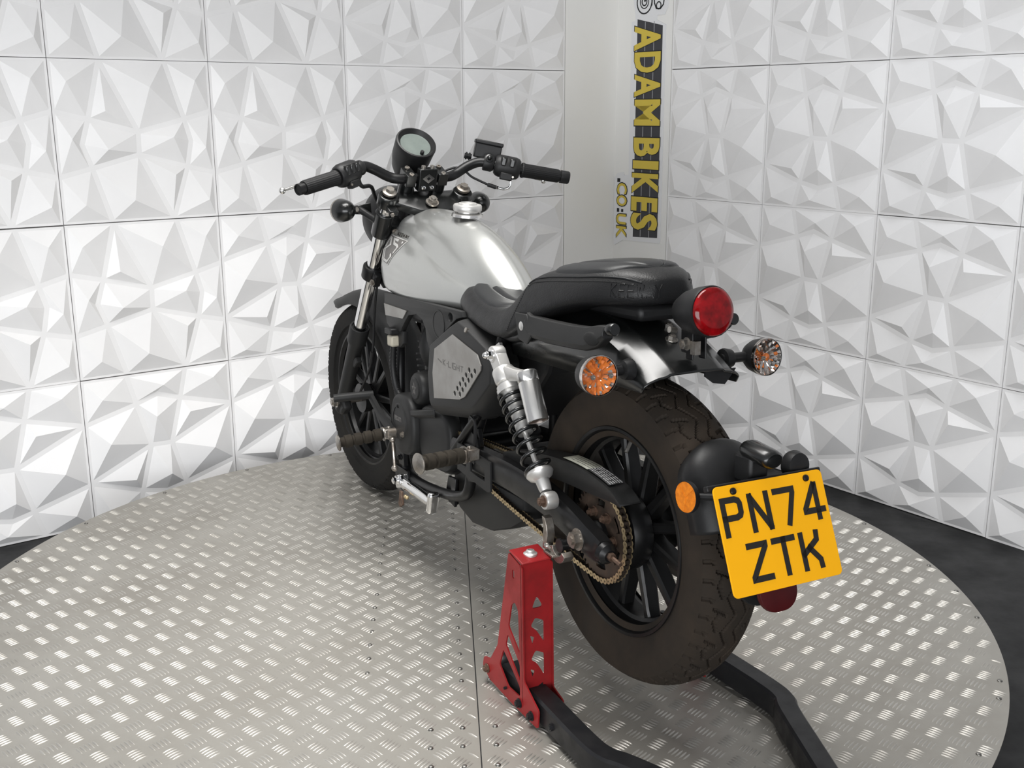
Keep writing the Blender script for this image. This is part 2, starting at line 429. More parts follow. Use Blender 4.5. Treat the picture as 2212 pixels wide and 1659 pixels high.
# ================================================================== turntable
TC = V((-0.1586, 2.4832, 0)); TR_, TZ = 1.25, 0.1660
seam_a = radians(-85.285); SD = V((cos(seam_a), sin(seam_a), 0)); SN = V((-SD.y, SD.x, 0))   # seam direction, normal (to the right)
turn = empty('turntable', Matrix.Translation(TC))
tag(turn, 'round motorcycle turntable decked with bare aluminium tread plate', 'turntable')
g = G(); g.lathe([(0, 0), (1.235, 0), (1.235, 0.155), (1.248, 0.155), (1.248, 0.1637), (0, 0.1637)], (0, 0, 0), Z, 160)
g.build('base_drum', 'skirt', turn, smooth=40)
A0 = radians(4.7); LA = 0.0680
ax1 = V((cos(A0), sin(A0), 0)); ax2 = V((-sin(A0), cos(A0), 0))
SEAM_OFF = (V((-0.1466, 2.4832, 0))-TC).dot(SN)
def half_plate(side):
    n = 120; pts = []
    off = SEAM_OFF+side*0.0012
    half = math.acos(max(-1, min(1, off/TR_)))
    base = atan2(SN.y, SN.x)
    if side > 0: a0, a1 = base-half, base+half
    else: a0, a1 = base+half, base+2*pi-half
    for i in range(n+1):
        a = a0+(a1-a0)*i/n; pts.append((TR_*cos(a), TR_*sin(a)))
    g = G(); m = len(pts)
    vs = [(x, y, TZ-0.003) for x, y in pts]+[(x, y, TZ) for x, y in pts]
    g.add(vs, [tuple(reversed(range(m))), tuple(range(m, 2*m))]+[(i, (i+1) % m, m+(i+1) % m, m+i) for i in range(m)])
    return g.build('tread_plate', 'alu', turn, smooth=0)
plates = {1: half_plate(1), -1: half_plate(-1)}
# five-bar tread pattern
def bar(g, c, d, L, w, h):
    n = V((-d.y, d.x, 0)); vs = []
    sec = [(-.5, .0, 0), (-.25, .8, .75), (0, 1, 1), (.25, .8, .75), (.5, .0, 0)]
    for t, k, hh in sec[1:-1]:
        p = c+d*L*t
        vs += [p-n*w*.5*k, p-n*w*.10*k+Z*h*hh, p+n*w*.10*k+Z*h*hh, p+n*w*.5*k]
    o = len(vs); vs += [c-d*L*.5, c+d*L*.5]
    fs = []
    for i in range(2):
        for j in range(3): fs.append((i*4+j, (i+1)*4+j, (i+1)*4+j+1, i*4+j+1))
    for j in range(3): fs.append((o, j, j+1)); fs.append((o+1, 8+j+1, 8+j))
    g.add(vs, fs)
treads = {1: G(), -1: G()}
dA = (ax1*cos(radians(45))+ax2*sin(radians(45))); dB = (ax1*cos(radians(-45))+ax2*sin(radians(-45)))
o_lat = V((-0.9017-0.0, 2.1005-0.0, 0))-TC   # one measured cluster
for i in range(-45, 46):
    for j in range(-45, 46):
        for kind in (0, 1):
            c = o_lat+ax1*LA*(i+0.5*kind)+ax2*LA*(j+0.5*kind)
            if c.length > TR_-0.004: continue
            d = dA if kind == 0 else dB; nn = V((-d.y, d.x, 0))
            for b in range(5):
                cc = c+nn*((b-2)*0.0082)
                # alternate slight curve: outer bars a little shorter
                L = 0.031 if abs(b-2) < 2 else 0.029
                e0 = cc-d*L*.5; e1 = cc+d*L*.5
                if max(e0.length, e1.length) > TR_-0.002: continue
                s0 = e0.dot(SN)-SEAM_OFF; s1 = e1.dot(SN)-SEAM_OFF
                if s0*s1 < 0: continue
                side = 1 if s0 > 0 else -1
                bar(treads[side], V((cc.x, cc.y, TZ-0.0001)), d, L, 0.0052, 0.0023)
for s in (1, -1):
    tag(treads[s].build('tread_bars', 'alu_bar', plates[s], smooth=60, weld=False), kind='stuff')
# rivets
rg = G(); rg.lathe([(0.0058, 0), (0.0056, 0.0012), (0.0042, 0.0026), (0.002, 0.0031), (0.0, 0.0031)], (0, 0, 0), Z, 10)
rivet_me = rg.mesh('rivet', 'rivet', 50)
def rivet(x, y):
    p = V((x, y, 0))-TC
    side = 1 if p.dot(SN) > SEAM_OFF else -1
    link_copy_me(rivet_me, 'rivet', plates[side], Matrix.Translation(V((p.x, p.y, TZ))))
def link_copy_me(me, name, parent, mt):
    o = bpy.data.objects.new(name, me); COL.objects.link(o); o.parent = parent; o.matrix_local = mt; return o
K = (1.339367-0.1668)/(1.339367-0.184)
riv = [[-0.417, 2.919], [-0.409, 2.859], [-0.406, 2.798], [-0.4, 2.74], [-0.397, 2.68], [-0.391, 2.619], [-0.384, 2.548], [-0.374, 2.432], [-0.369, 2.359], [-0.364, 2.296], [-0.358, 2.237], [-0.354, 2.173], [-0.348, 2.112], [-0.342, 2.049],
 [-0.247, 3.211], [-0.241, 3.152], [-0.224, 2.982], [-0.222, 2.944], [-0.216, 2.883], [-0.211, 2.825], [-0.208, 2.77], [-0.203, 2.713], [-0.198, 2.649], [-0.192, 2.584], [-0.179, 2.452], [-0.173, 2.386], [-0.168, 2.321], [-0.163, 2.258], [-0.157, 2.195], [-0.151, 2.134], [-0.146, 2.07], [-0.14, 2.02], [-0.127, 1.843], [-0.123, 1.781], [-0.116, 1.717],
 [-0.163, 2.988], [-0.16, 2.949], [-0.155, 2.887], [-0.151, 2.828], [-0.145, 2.776], [-0.138, 2.719], [-0.134, 2.658], [-0.129, 2.589], [-0.116, 2.459], [-0.112, 2.389], [-0.108, 2.326], [-0.103, 2.264], [-0.096, 2.201], [-0.092, 2.138], [-0.086, 2.074], [-0.082, 2.03], [-0.064, 1.85], [-0.06, 1.787], [-0.055, 1.723],
 [-0.188, 1.836], [-0.183, 1.774], [-0.177, 1.715], [-0.252, 3.27], [-0.257, 3.33], [-0.19, 3.27], [-0.195, 3.33], [-0.183, 3.2]]
for x, y in riv: rivet(x*K, y*K)
for r, a in ((1.236, 171.6), (1.234, 158.2), (1.233, 144.2), (1.236, 130), (1.236, 116), (1.236, 102), (1.236, 36.5), (1.236, 22.4), (1.236, 8.1), (1.236, 0.8), (1.236, -5.9), (1.233, -20.0), (1.23, -23.6), (1.22, -34.5), (1.23, -48), (1.23, 185), (1.23, 198)):
    rivet(TC.x+r*cos(radians(a)), TC.y+r*sin(radians(a)))

# ================================================================== wall sign on the right corner board
SO = V((CORNER.x, CORNER.y, 0))+N_R*0.0135
def sp(s, z): return ((s+0.035)*0.94+0.004, z)          # sign coordinates on the wall
sign = empty('wall_sign', frame_mat(SO, (D_R.x, D_R.y, 0), N_R, Z))
tag(sign, 'white vertical wall sign with yellow lettering on the corner board', 'sign')
# local frame: x = along wall, y = out of the wall, z = up
EXs, EYs = V((1, 0, 0)), V((0, 0, 1))
def on_sign(loops, depth, lift, name, m, parent=sign):
    g = G(); g.prism([[sp(*p) for p in lp] for lp in loops], (0, lift+depth, 0), EXs, EYs, depth)
    return g.build(name, m, parent, smooth=0)
outline = [(0.07, 1.87), (0.078, 1.783), (0.093, 1.723), (0.094, 1.697), (0.071, 1.695), (0.074, 1.079), (0.046, 1.075), (0.035, 1.089), (-0.003, 1.082), (-0.02, 1.062), (-0.019, 0.778), (-0.009, 0.775), (0.045, 0.8), (0.284, 0.805), (0.288, 0.819), (0.283, 1.673), (0.228, 1.694), (0.23, 1.711), (0.275, 1.711), (0.294, 1.743), (0.30, 1.87)]
on_sign([outline], 0.003, 0.0, 'backing', 'sign_white')
band = on_sign([[(0.109, 1.703), (0.266, 1.671), (0.27, 0.827), (0.112, 0.819)]], 0.0006, 0.003, 'dark_band', 'sign_dark')
for s0 in (0.157, 0.212):
    on_sign([[(s0, 1.69), (s0+.004, 1.69), (s0+.006, 0.824), (s0+.002, 0.824)]], 0.0003, 0.0036, 'grey_line', 'sign_grey', band)
def letter(ch, s0, s1, z_top, z_bot, m, bold, name='letter', lift=0.0038, pad=0.0):
    # text reads downwards: x axis of the glyph = -z, y axis of the glyph = +s
    a, _ = sp(s0, 0); b, _ = sp(s1, 0)
    for mm, grow, lf in (('sign_black', 0.004+pad, lift), (m, 0.0, lift+0.0006)):
        g = G()
        g.text(ch, (a-grow, lf, z_top+grow), V((0, 0, -1)), V((1, 0, 0)), z_top-z_bot+2*grow, b-a+2*grow, 0.0006, bold)
        # ex x ey = (-z) x (+x) = -y, flip so that the depth goes outwards
        g.v = [(x, 2*lf-y+0.0, z) for x, y, z in g.v]
        o = g.build(name if mm == m else 'letter_outline', mm, sign, smooth=0)
for ch, s0, s1, zt, zb in (('A', .094, .257, 1.676, 1.580), ('D', .097, .260, 1.573, 1.492), ('A', .101, .263, 1.486, 1.397), ('M', .105, .266, 1.386, 1.282), ('B', .105, .269, 1.233, 1.157),
                           ('I', .103, .267, 1.14, 1.106), ('K', .10, .267, 1.088, 1.005), ('E', .098, .267, .990, .931), ('S', .097, .269, .923, .852)):
    letter(ch, s0, s1, zt, zb, 'sign_yellow', 0.035 if ch != 'I' else 0.02)
for ch, s0, s1, zt, zb in (('C', .001, .066, 1.042, .996), ('O', .0, .067, .990, .945), ('U', .0, .064, .910, .867), ('K', .002, .066, .858, .809)):
    letter(ch, s0, s1, zt, zb, 'sign_yellow', 0.025)
for s0, s1, z0, z1 in ((.0, .019, 1.061, 1.045), (.001, .016, .934, .918), (.03, .044, .932, .919)):
    on_sign([[(s0, z0), (s1, z0), (s1, z1), (s0, z1)]], 0.0008, 0.0032, 'dot', 'sign_black')
# line drawing of a motorcycle above the lettering
def arc(c, r, a0, a1, n=24): return [(c[0]+r*cos(radians(a0+(a1-a0)*i/n)), c[1]+r*sin(radians(a0+(a1-a0)*i/n))) for i in range(n+1)]
def on_line(pts, w):
    g = G(); g.stroke([sp(*p) for p in pts], w, (0, 0.0032, 0), EXs, EYs, -0.0008); return g
g = G()
for pts, w in ((arc((.150, 1.768), .046, -250, 30), .0055), (arc((.150, 1.768), .026, 0, 360), .004), (arc((.150, 1.768), .015, 0, 360), .005), ([(.150, 1.768), (.175, 1.80)], .009),
               (arc((.238, 1.748), .0135, 0, 360), .0045), ([(.205, 1.80), (.212, 1.758), (.224, 1.737), (.248, 1.735), (.266, 1.75), (.276, 1.80), (.276, 1.85)], .0055), ([(.196, 1.75), (.20, 1.82)], .005), ([(.175, 1.80), (.26, 1.86)], .008)):
    g.stroke([sp(*p) for p in pts], w, (0, 0.0031, 0), EXs, EYs, -0.0008)
g.build('motorcycle_line_logo', 'sign_black', sign, smooth=0)
# ================================================================== motorcycle
BR = Matrix(((-0.479232, -0.877656, -0.007505), (0.876223, -0.478908, 0.053670), (-0.050698, 0.019144, 0.998531)))
BO = V((0.221236, 1.983499, 0.545063)) - BR @ V((0, 0, 0.307))
bm_ = BR.to_4x4(); bm_.translation = BO
bike = empty('motorcycle', bm_)
tag(bike, 'silver and black cruiser motorcycle raised on a paddock stand', 'motorcycle')
# bike frame: x forward, y left, z up, origin on the ground line under the rear axle
WB = 1.46242; AX_R = V((0, 0, 0.307)); AX_F = V((WB, 0, 0.307))
ST = Matrix(((0.999057, -0.043402, -0.000612), (0.043402, 0.998660, 0.028186), (-0.000612, -0.028186, 0.999603))).to_4x4()
STEER = Matrix.Translation(AX_F) @ ST @ Matrix.Translation(-AX_F)     # everything on the fork is turned slightly left
X, Y = V((1, 0, 0)), V((0, 1, 0))
def front(o): o.matrix_local = STEER; return o

# ---- tyres with real tread grooves
def tyre(parent, c, R, w, rb, groove, m, depth=0.0055, crown=0.026, ntheta=780):
    hw = w/2; prof = []
    NY = 52
    for i in range(NY+1):
        t = -1+2*i/NY; y = t*hw*0.97
        r = R-crown*abs(t)**2.3
        prof.append((r, y, True))
    side = [(R-crown-0.012, hw*0.995), (R-crown-0.03, hw), (R-crown-0.048, hw*0.97), (rb+0.02, hw*0.86), (rb+0.008, hw*0.80), (rb-0.004, hw*0.74), (rb-0.012, hw*0.66)]
    full = [(r, -y, False) for r, y in reversed(side)]+prof+[(r, y, False) for r, y in side]
    vs = []; fs = []; n = len(full)
    for j in range(ntheta):
        th = 2*pi*j/ntheta; ct, st = cos(th), sin(th)
        for (r, y, tr) in full:
            rr = r
            if tr:
                rr -= depth*groove(th*R, y/hw, j)
            vs.append((c.x+rr*ct, c.y+y, c.z+rr*st))
    for j in range(ntheta):
        k = (j+1) % ntheta
        for i in range(n-1):
            fs.append((j*n+i, k*n+i, k*n+i+1, j*n+i+1))
    g = G(); g.v = vs; g.f = fs
    return g.build('tyre', m, parent, smooth=28, weld=False)
def tri(x): x = x % 1.0; return 4*abs(x-0.5)-1
LAM_R = 2*pi*0.307/26
def groove_rear(a, t, j):
    p = a/LAM_R; at = abs(t)
    ph = p+(0.5 if t > 0 else 0.0)
    z = 0.20+0.15*tri(ph)                      # zig-zag rib edge
    if abs(at-z) < 0.036: return 1.0
    if 0.30 < at < 0.70 and abs(((ph+0.45*at) % 1.0)-0.62) < 0.042: return 1.0
    if abs(at-0.52-0.10*tri(ph+0.3)) < 0.035 and (ph % 1.0) > 0.45: return 1.0
    if at > 0.70 and abs(((ph*2+0.3*at) % 1.0)-0.4) < 0.10 and at < 0.95: return 0.9
    return 0.0
LAM_F = 2*pi*0.302/30
def groove_front(a, t, j):
    p = a/LAM_F; at = abs(t); ph = p+(0.5 if t > 0 else 0.0)
    if abs(at-0.18-0.06*tri(ph)) < 0.04: return 1.0
    if at > 0.3:
        q = (ph*1.0+0.5*at) % 1.0
        if abs(q-0.45) < 0.055: return 1.0
    if at > 0.72:
        q = (ph*2+0.2) % 1.0
        if abs(q-0.5) < 0.1: return 0.9
    return 0.0

def wheel(name, c, rim_r, half, hub_prof, spokes, tyre_args, sp_w, r_in):
    g = G(); k = rim_r
    prof = [(k+0.004, half+0.002), (k+0.003, half+0.0045), (k-0.003, half+0.0045), (k-0.007, half-0.001), (k-0.008, half-0.010), (k-0.016, half-0.014),
            (k-0.020, half-0.026), (k-0.026, half*0.4), (k-0.026, -half*0.4), (k-0.020, -half+0.026), (k-0.016, -half+0.014), (k-0.008, -half+0.010), (k-0.007, -half+0.001), (k-0.003, -half-0.0045), (k+0.003, -half-0.0045), (k+0.004, -half-0.002), (k+0.002, -half+0.006), (k-0.010, 0), (k+0.002, half-0.006), (k+0.004, half+0.002)]
    g.lathe(prof, c, Y, 96)
    w = g.build(name, 'wheelblack', bike, smooth=30)
    hg = G(); hg.lathe(hub_prof, c, Y, 48); hg.build('hub', 'wheelblack', w, smooth=30)
    for (a, w0, w1) in spokes:
        s = G(); d = V((cos(a), 0, sin(a))); n = V((-sin(a), 0, cos(a)))
        r0, r1 = r_in, k-0.020
        for (u0, u1, ya, yb, kk) in ((0.0, 1.0, -0.016, 0.016, 1.0),):
            rings = []
            for t in (0, 0.12, 0.5, 0.85, 1.0):
                r = r0+(r1-r0)*t
                ww = (w0+(w1-w0)*t)*(1.35 if t in (0, 1.0) else 1.0)
                hy = 0.019*(1-t)+0.015*t
                rings.append([c+d*r+n*(sx*ww/2)+Y*(sy*hy) for sx, sy in ((-1, -.75), (-.6, -1), (.6, -1), (1, -.75), (1, .75), (.6, 1), (-.6, 1), (-1, .75))])
            s.loft(rings)
        s.build('spoke', 'wheelblack', w, smooth=40)
    tyre(w, c, *tyre_args)
    return w
rear_wheel = wheel('rear_wheel', AX_R, 0.203, 0.052,
    [(0, -.085), (.05, -.085), (.055, -.06), (.045, -.045), (.040, -.02), (.046, .0), (.060, .012), (.074, .02), (.078, .03), (.078, .05), (.072, .062), (.05, .066), (0, .066)],
    [(radians(15+30*i), 0.022, 0.017) for i in range(12)], (0.307, 0.132, 0.197, groove_rear, 'rubber'), None, 0.055)
front_wheel = wheel('front_wheel', AX_F, 0.211, 0.040,
    [(0, -.06), (.05, -.06), (.052, -.03), (.036, -.02), (.036, .02), (.046, .03), (.046, .055), (0, .055)],
    [(radians(8+60*i+s), 0.024, 0.016) for i in range(6) for s in (-11, 11)], (0.302, 0.112, 0.208, groove_front, 'rubber_f', 0.004, 0.022), None, 0.04)
front(front_wheel)
# valve stems
g = G(); g.cyl(AX_R+V((.03, 0.0, .176)), AX_R+V((.024, .02, .148)), 0.004, 8); g.build('valve', 'steel', rear_wheel)
# brake discs (right side front and rear)
def disc(parent, c, y, R, r):
    g = G(); n = 64; lo = [(R*cos(2*pi*i/n), R*sin(2*pi*i/n)) for i in range(n)]; hi = [(r*cos(2*pi*i/n), r*sin(2*pi*i/n)) for i in range(n)]
    holes = [[(((R+r)/2+(0.012 if q % 2 else -0.012))*cos(2*pi*q/24)+0.004*cos(2*pi*j/8), ((R+r)/2+(0.012 if q % 2 else -0.012))*sin(2*pi*q/24)+0.004*sin(2*pi*j/8)) for j in range(8)] for q in range(24)]
    g.prism([lo, hi]+holes, c+Y*y, X, V((0, 0, 1)), 0.004)
    return g.build('brake_disc', 'steel', parent, smooth=30)
disc(front_wheel, AX_F, -0.070, 0.135, 0.088); disc(rear_wheel, AX_R, -0.086, 0.12, 0.08)
g = G()
for q in range(5):
    a = 2*pi*q/5; g.tube([AX_F+V((.03*cos(a), -.05, .03*sin(a))), AX_F+V((.095*cos(a+.2), -.068, .095*sin(a+.2)))], .008, 6)
g.build('disc_carrier', 'wheelblack', front_wheel)
g = G()
g.box(AX_F+V((-.105, -.078, -.075)), (.055, .05, .095), Matrix.Rotation(radians(-35), 3, 'Y'))
caliper = front(g.build('front_brake_caliper', 'blackpaint', bike, bevel=.008))
g = G(); g.cyl(AX_F+V((0, .135, 0)), AX_F+V((0, -.135, 0)), .011, 12); g.hexnut(AX_F+V((0, .135, 0)), Y, .015, .012, .018)
front(g.build('front_axle', 'steel', bike))

# ---- sprocket, chain
SY = 0.090; SPR = 0.0910; FSP = V((0.640, SY, 0.338)); FR = 0.034
def gear(R, teeth, holes):
    lo = []
    for i in range(teeth):
        a = 2*pi*i/teeth; da = 2*pi/teeth
        for f, r in ((-.35, R-.005), (-.15, R+.001), (-.05, R+.004), (.05, R+.004), (.15, R+.001), (.35, R-.005)):
            lo.append((r*cos(a+f*da), r*sin(a+f*da)))
    return [lo]+holes
hl = []
for q in range(6):
    a0 = 2*pi*q/6+.25; n = 8
    ring = [(0.070*cos(a0+.5*i/n), 0.070*sin(a0+.5*i/n)) for i in range(n+1)]+[(0.056*cos(a0+.5*(n-i)/n), 0.056*sin(a0+.5*(n-i)/n)) for i in range(n+1)]
    hl.append(ring)
g = G(); g.prism(gear(SPR, 45, hl+[[(.028*cos(-2*pi*i/20), .028*sin(-2*pi*i/20)) for i in range(20)]]), V((0, SY-.003, .307))+Y*.006, X, V((0, 0, 1)), .006)
sprocket = g.build('rear_sprocket', 'sprocket', bike, smooth=0)
for q in range(6):
    a = 2*pi*q/6+.05
    n = G(); n.hexnut(V((.046*cos(a), SY+.003, .307+.046*sin(a))), Y, .0085, .010, .011); n.cyl(V((.046*cos(a), SY+.013, .307+.046*sin(a))), V((.046*cos(a), SY+.020, .307+.046*sin(a))), .0045, 8)
    n.build('sprocket_nut', 'rusty', sprocket)
g = G(); g.lathe([(.028, -.02), (.028, .012), (.022, .018), (0, .018)], V((0, SY, .307)), Y, 24); g.build('bearing_cover', 'blackpaint', sprocket)
# chain path: lower run, round the rear sprocket, upper run, round the front sprocket
C0 = V((0, SY, .307)); path = []
dv = FSP-C0; D = sqrt(dv.x**2+dv.z**2); base = atan2(dv.z, dv.x); off = math.acos((SPR-FR)/D)
def pt(c, r, a): return V((c.x+r*cos(a), SY, c.z+r*sin(a)))
aT, aB = base+off, base-off
segs = [('l', pt(FSP, FR, aB), pt(C0, SPR, aB)), ('a', C0, SPR, aB, aT-2*pi), ('l', pt(C0, SPR, aT), pt(FSP, FR, aT)), ('a', FSP, FR, aT, aB)]
for s in segs:
    if s[0] == 'l': 
        n = 60
        for i in range(n): path.append(s[1].lerp(s[2], i/n)-(V((0, 0, .008))*sin(pi*i/n) if s is segs[0] else V((0, 0, 0))))
    else:
        n = 60
        for i in range(n): path.append(pt(s[1], s[2], s[3]+(s[4]-s[3])*i/n))
cum = [0]
for i in range(len(path)): cum.append(cum[-1]+(path[(i+1) % len(path)]-path[i]).length)
LT = cum[-1]; NL = round(LT/0.0127/2)*2; pitch = LT/NL
def at_len(s):
    s %= LT; lo = 0
    while cum[lo+1] < s: lo += 1
    return path[lo].lerp(path[(lo+1) % len(path)], (s-cum[lo])/(cum[lo+1]-cum[lo]))
pins = [at_len(i*pitch) for i in range(NL)]
g = G()
for i in range(0, NL, 1):       # rollers and inner plates as one dark body
    g.cyl(pins[i]-Y*.006, pins[i]+Y*.006, .0042, 6)
    if i % 2 == 1:
        a, b = pins[i], pins[(i+1) % NL]; d = (b-a).normalized(); n = V((-d.z, 0, d.x))
        for y in (.0042, -.0042):
            g.add([a-n*.0045-d*.004+Y*y, b-n*.0045+d*.004+Y*y, b+n*.0045+d*.004+Y*y, a+n*.0045-d*.004+Y*y], [(0, 1, 2, 3)])
chain = g.build('chain', 'chaindark', bike, smooth=40)
lk = G()
def fig8(L):
    pts = []
    for i in range(6): a = -pi/2+pi*i/5; pts.append((L/2+.0062*cos(a), .0062*sin(a)))
    pts.append((0, .0036))
    for i in range(6): a = pi/2+pi*i/5; pts.append((-L/2+.0062*cos(a), .0062*sin(a)))
    pts.append((0, -.0036)); return pts
hole = lambda x: [(x+.0022*cos(-2*pi*i/6), .0022*sin(-2*pi*i/6)) for i in range(6)]
lk.prism([fig8(pitch), hole(pitch/2), hole(-pitch/2)], (0, .0075, 0), X, V((0, 0, 1)), .0012)
lk.prism([fig8(pitch)], (0, -.0063, 0), X, V((0, 0, 1)), .0012)
link_me = lk.mesh('link', 'gold', 0)
for i in range(0, NL, 2):
    a, b = pins[i], pins[(i+1) % NL]; d = (b-a).normalized()
    mt = frame_mat((a+b)/2, d, Y, d.cross(Y))
    link_copy_me(link_me, 'link', chain, mt)

# ---- swingarm, axle, adjusters
def arm(side):
    y = side
    pts = [(0.60, .118*y, .345), (0.45, .122*y, .350), (.30, .124*y, .352), (.15, .124*y, .342), (.05, .124*y, .322), (-.02, .124*y, .305), (-.065, .124*y, .296)]
    hs = [.030, .030, .031, .032, .031, .028, .022]; ws = [.016, .016, .016, .016, .016, .018, .016]
    P = smooth_path(pts, 4); rings = []
    for i, p in enumerate(P):
        t = i/(len(P)-1)*(len(hs)-1); k = min(int(t), len(hs)-2); f = t-k
        h = hs[k]+(hs[k+1]-hs[k])*f; w = ws[k]+(ws[k+1]-ws[k])*f
        rings.append([p+V((0, a*w, b*h)) for a, b in ((-1, -.75), (-.7, -1), (.7, -1), (1, -.75), (1, .75), (.7, 1), (-.7, 1), (-1, .75))])
    g = G(); g.loft(rings)
    return g
g = arm(1); h2 = arm(-1); g.add(h2.v, h2.f)
g.cyl((.60, .125, .345), (.60, -.125, .345), .028, 20); g.box((.40, 0, .36), (.05, .22, .045))
swing = g.build('swingarm', 'blackpaint', bike, smooth=40)
g = G(); g.cyl((0, -.16, .307), (0, .145, .307), .010, 12); g.build('rear_axle', 'steel', swing)
g = G(); g.hexnut((0.005, .141, .303), Y, .0165, .013, .022); g.build('axle_nut', 'steel', swing)
for s in (1, -1):
    g = G(); g.lathe([(.022, 0), (.020, .012), (.012, .02), (0, .02)], V((-.063, .124*s, .296)), V((-1, 0, -.12)), 16); g.build('arm_end_cap', 'blackpaint', swing)
    g = G(); g.hexnut(V((-.083, .124*s, .294)), V((-1, 0, -.12)), .0085, .009); g.cyl((-.09, .124*s, .293), (-.118, .124*s, .289), .0042, 8); g.build('chain_adjuster', 'rusty', swing)
g = G(); g.prism([[(.08, -.028), (.13, -.035), (.13, .03), (.08, .03)]], (0, .140, .30+.006), X, V((0, 0, 1)), .003); 
for s in (1, -1):
    g = G(); g.lathe([(0, 0), (.011, 0), (.011, .020), (.014, .021), (.014, .025), (0, .025)], V((.035, .1405*s, .285)), Y*s, 18); g.build('stand_bobbin', 'blackpaint', swing, smooth=35)
# chain case plate (front inner guard with two windows)
def rrect(x0, z0, x1, z1): return [(x0, z0), (x1, z0), (x1, z1), (x0, z1)]
pl = [(.545, .376), (.372, .368), (.372, .300), (.390, .296), (.545, .312)]
w1 = [(.520, .335), (.500, .334), (.500, .322), (.520, .323)]
w2 = [(.475, .352), (.400, .347), (.400, .318), (.475, .323)]
g = G(); g.prism([pl, w2, [(.535, .340), (.497, .338), (.497, .328), (.535, .329)]], (0, .1455, 0), X, V((0, 0, 1)), .006)
g.build('chain_case_plate', 'cover', swing, smooth=0, bevel=.001)
# chain guard over the upper run
def ribbon(top, bot, y0, y1):
    """shell following polylines top/bot (x,z) with a lid from y0 to y1."""
    g = G(); n = len(top)
    for i in range(n-1):
        a0, a1, b0, b1 = top[i], top[i+1], bot[i], bot[i+1]
        g.add([(a0[0], y1, a0[1]), (a1[0], y1, a1[1]), (b1[0], y1, b1[1]), (b0[0], y1, b0[1]), (a0[0], y0, a0[1]), (a1[0], y0, a1[1])], [(0, 1, 2, 3), (0, 4, 5, 1)])
    return g
gt = smooth_path([(.36, 0, .392), (.27, 0, .414), (.18, 0, .428), (.09, 0, .434), (0, 0, .430), (-.07, 0, .416), (-.105, 0, .396)], 5)
gb = smooth_path([(.36, 0, .372), (.27, 0, .376), (.18, 0, .384), (.09, 0, .390), (0, 0, .392), (-.07, 0, .395), (-.105, 0, .392)], 5)
g = ribbon([(p.x, p.z) for p in gt], [(p.x, p.z) for p in gb], .072, .118)
guard = g.build('chain_guard', 'cover', swing, smooth=40)
sm = guard.modifiers.new('thick', 'SOLIDIFY'); sm.thickness = .003
def guard_label(i0, i1, m, name):
    g = G()
    for i in range(i0, i1):
        a, b = gt[i], gt[i+1]
        g.add([(a.x, .078, a.z+.0035), (b.x, .078, b.z+.0035), (b.x, .113, b.z+.0035), (a.x, .113, a.z+.0035)], [(0, 1, 2, 3)])
    o = g.build(name, m, swing, smooth=40); md = o.modifiers.new('t', 'SOLIDIFY'); md.thickness = .0008; md.offset = 1
    return o
guard_label(14, 19, 'label_pale', 'warning_label'); guard_label(19, 24, 'label_black', 'tyre_pressure_label')
g = G(); rr = random.Random(5)
for i in range(19, 24):
    a, b = gt[i], gt[i+1]
    for rrow in range(6):
        y0 = .081+rrow*.0052; t = 0.08
        while t < .85:
            L = rr.uniform(.08, .3); t2 = min(t+L, .94); p = a.lerp(b, t); q = a.lerp(b, t2)
            g.add([(p.x, y0, p.z+.0046), (q.x, y0, q.z+.0046), (q.x, y0+.0028, q.z+.0046), (p.x, y0+.0028, p.z+.0046)], [(0, 1, 2, 3)]); t = t2+.07
g.build('label_print', 'label_text', swing, smooth=0, weld=False)
g = G()
for i in range(15, 19):
    a, b = gt[i], gt[i+1]
    for rrow in range(4):
        y0 = .083+rrow*.007; t = 0.1
        while t < .85:
            L = rr.uniform(.1, .3); t2 = min(t+L, .94); p = a.lerp(b, t); q = a.lerp(b, t2)
            g.add([(p.x, y0, p.z+.0046), (q.x, y0, q.z+.0046), (q.x, y0+.0018, q.z+.0046), (p.x, y0+.0018, p.z+.0046)], [(0, 1, 2, 3)]); t = t2+.08
g.build('label_print', 'label_black', swing, smooth=0, weld=False)

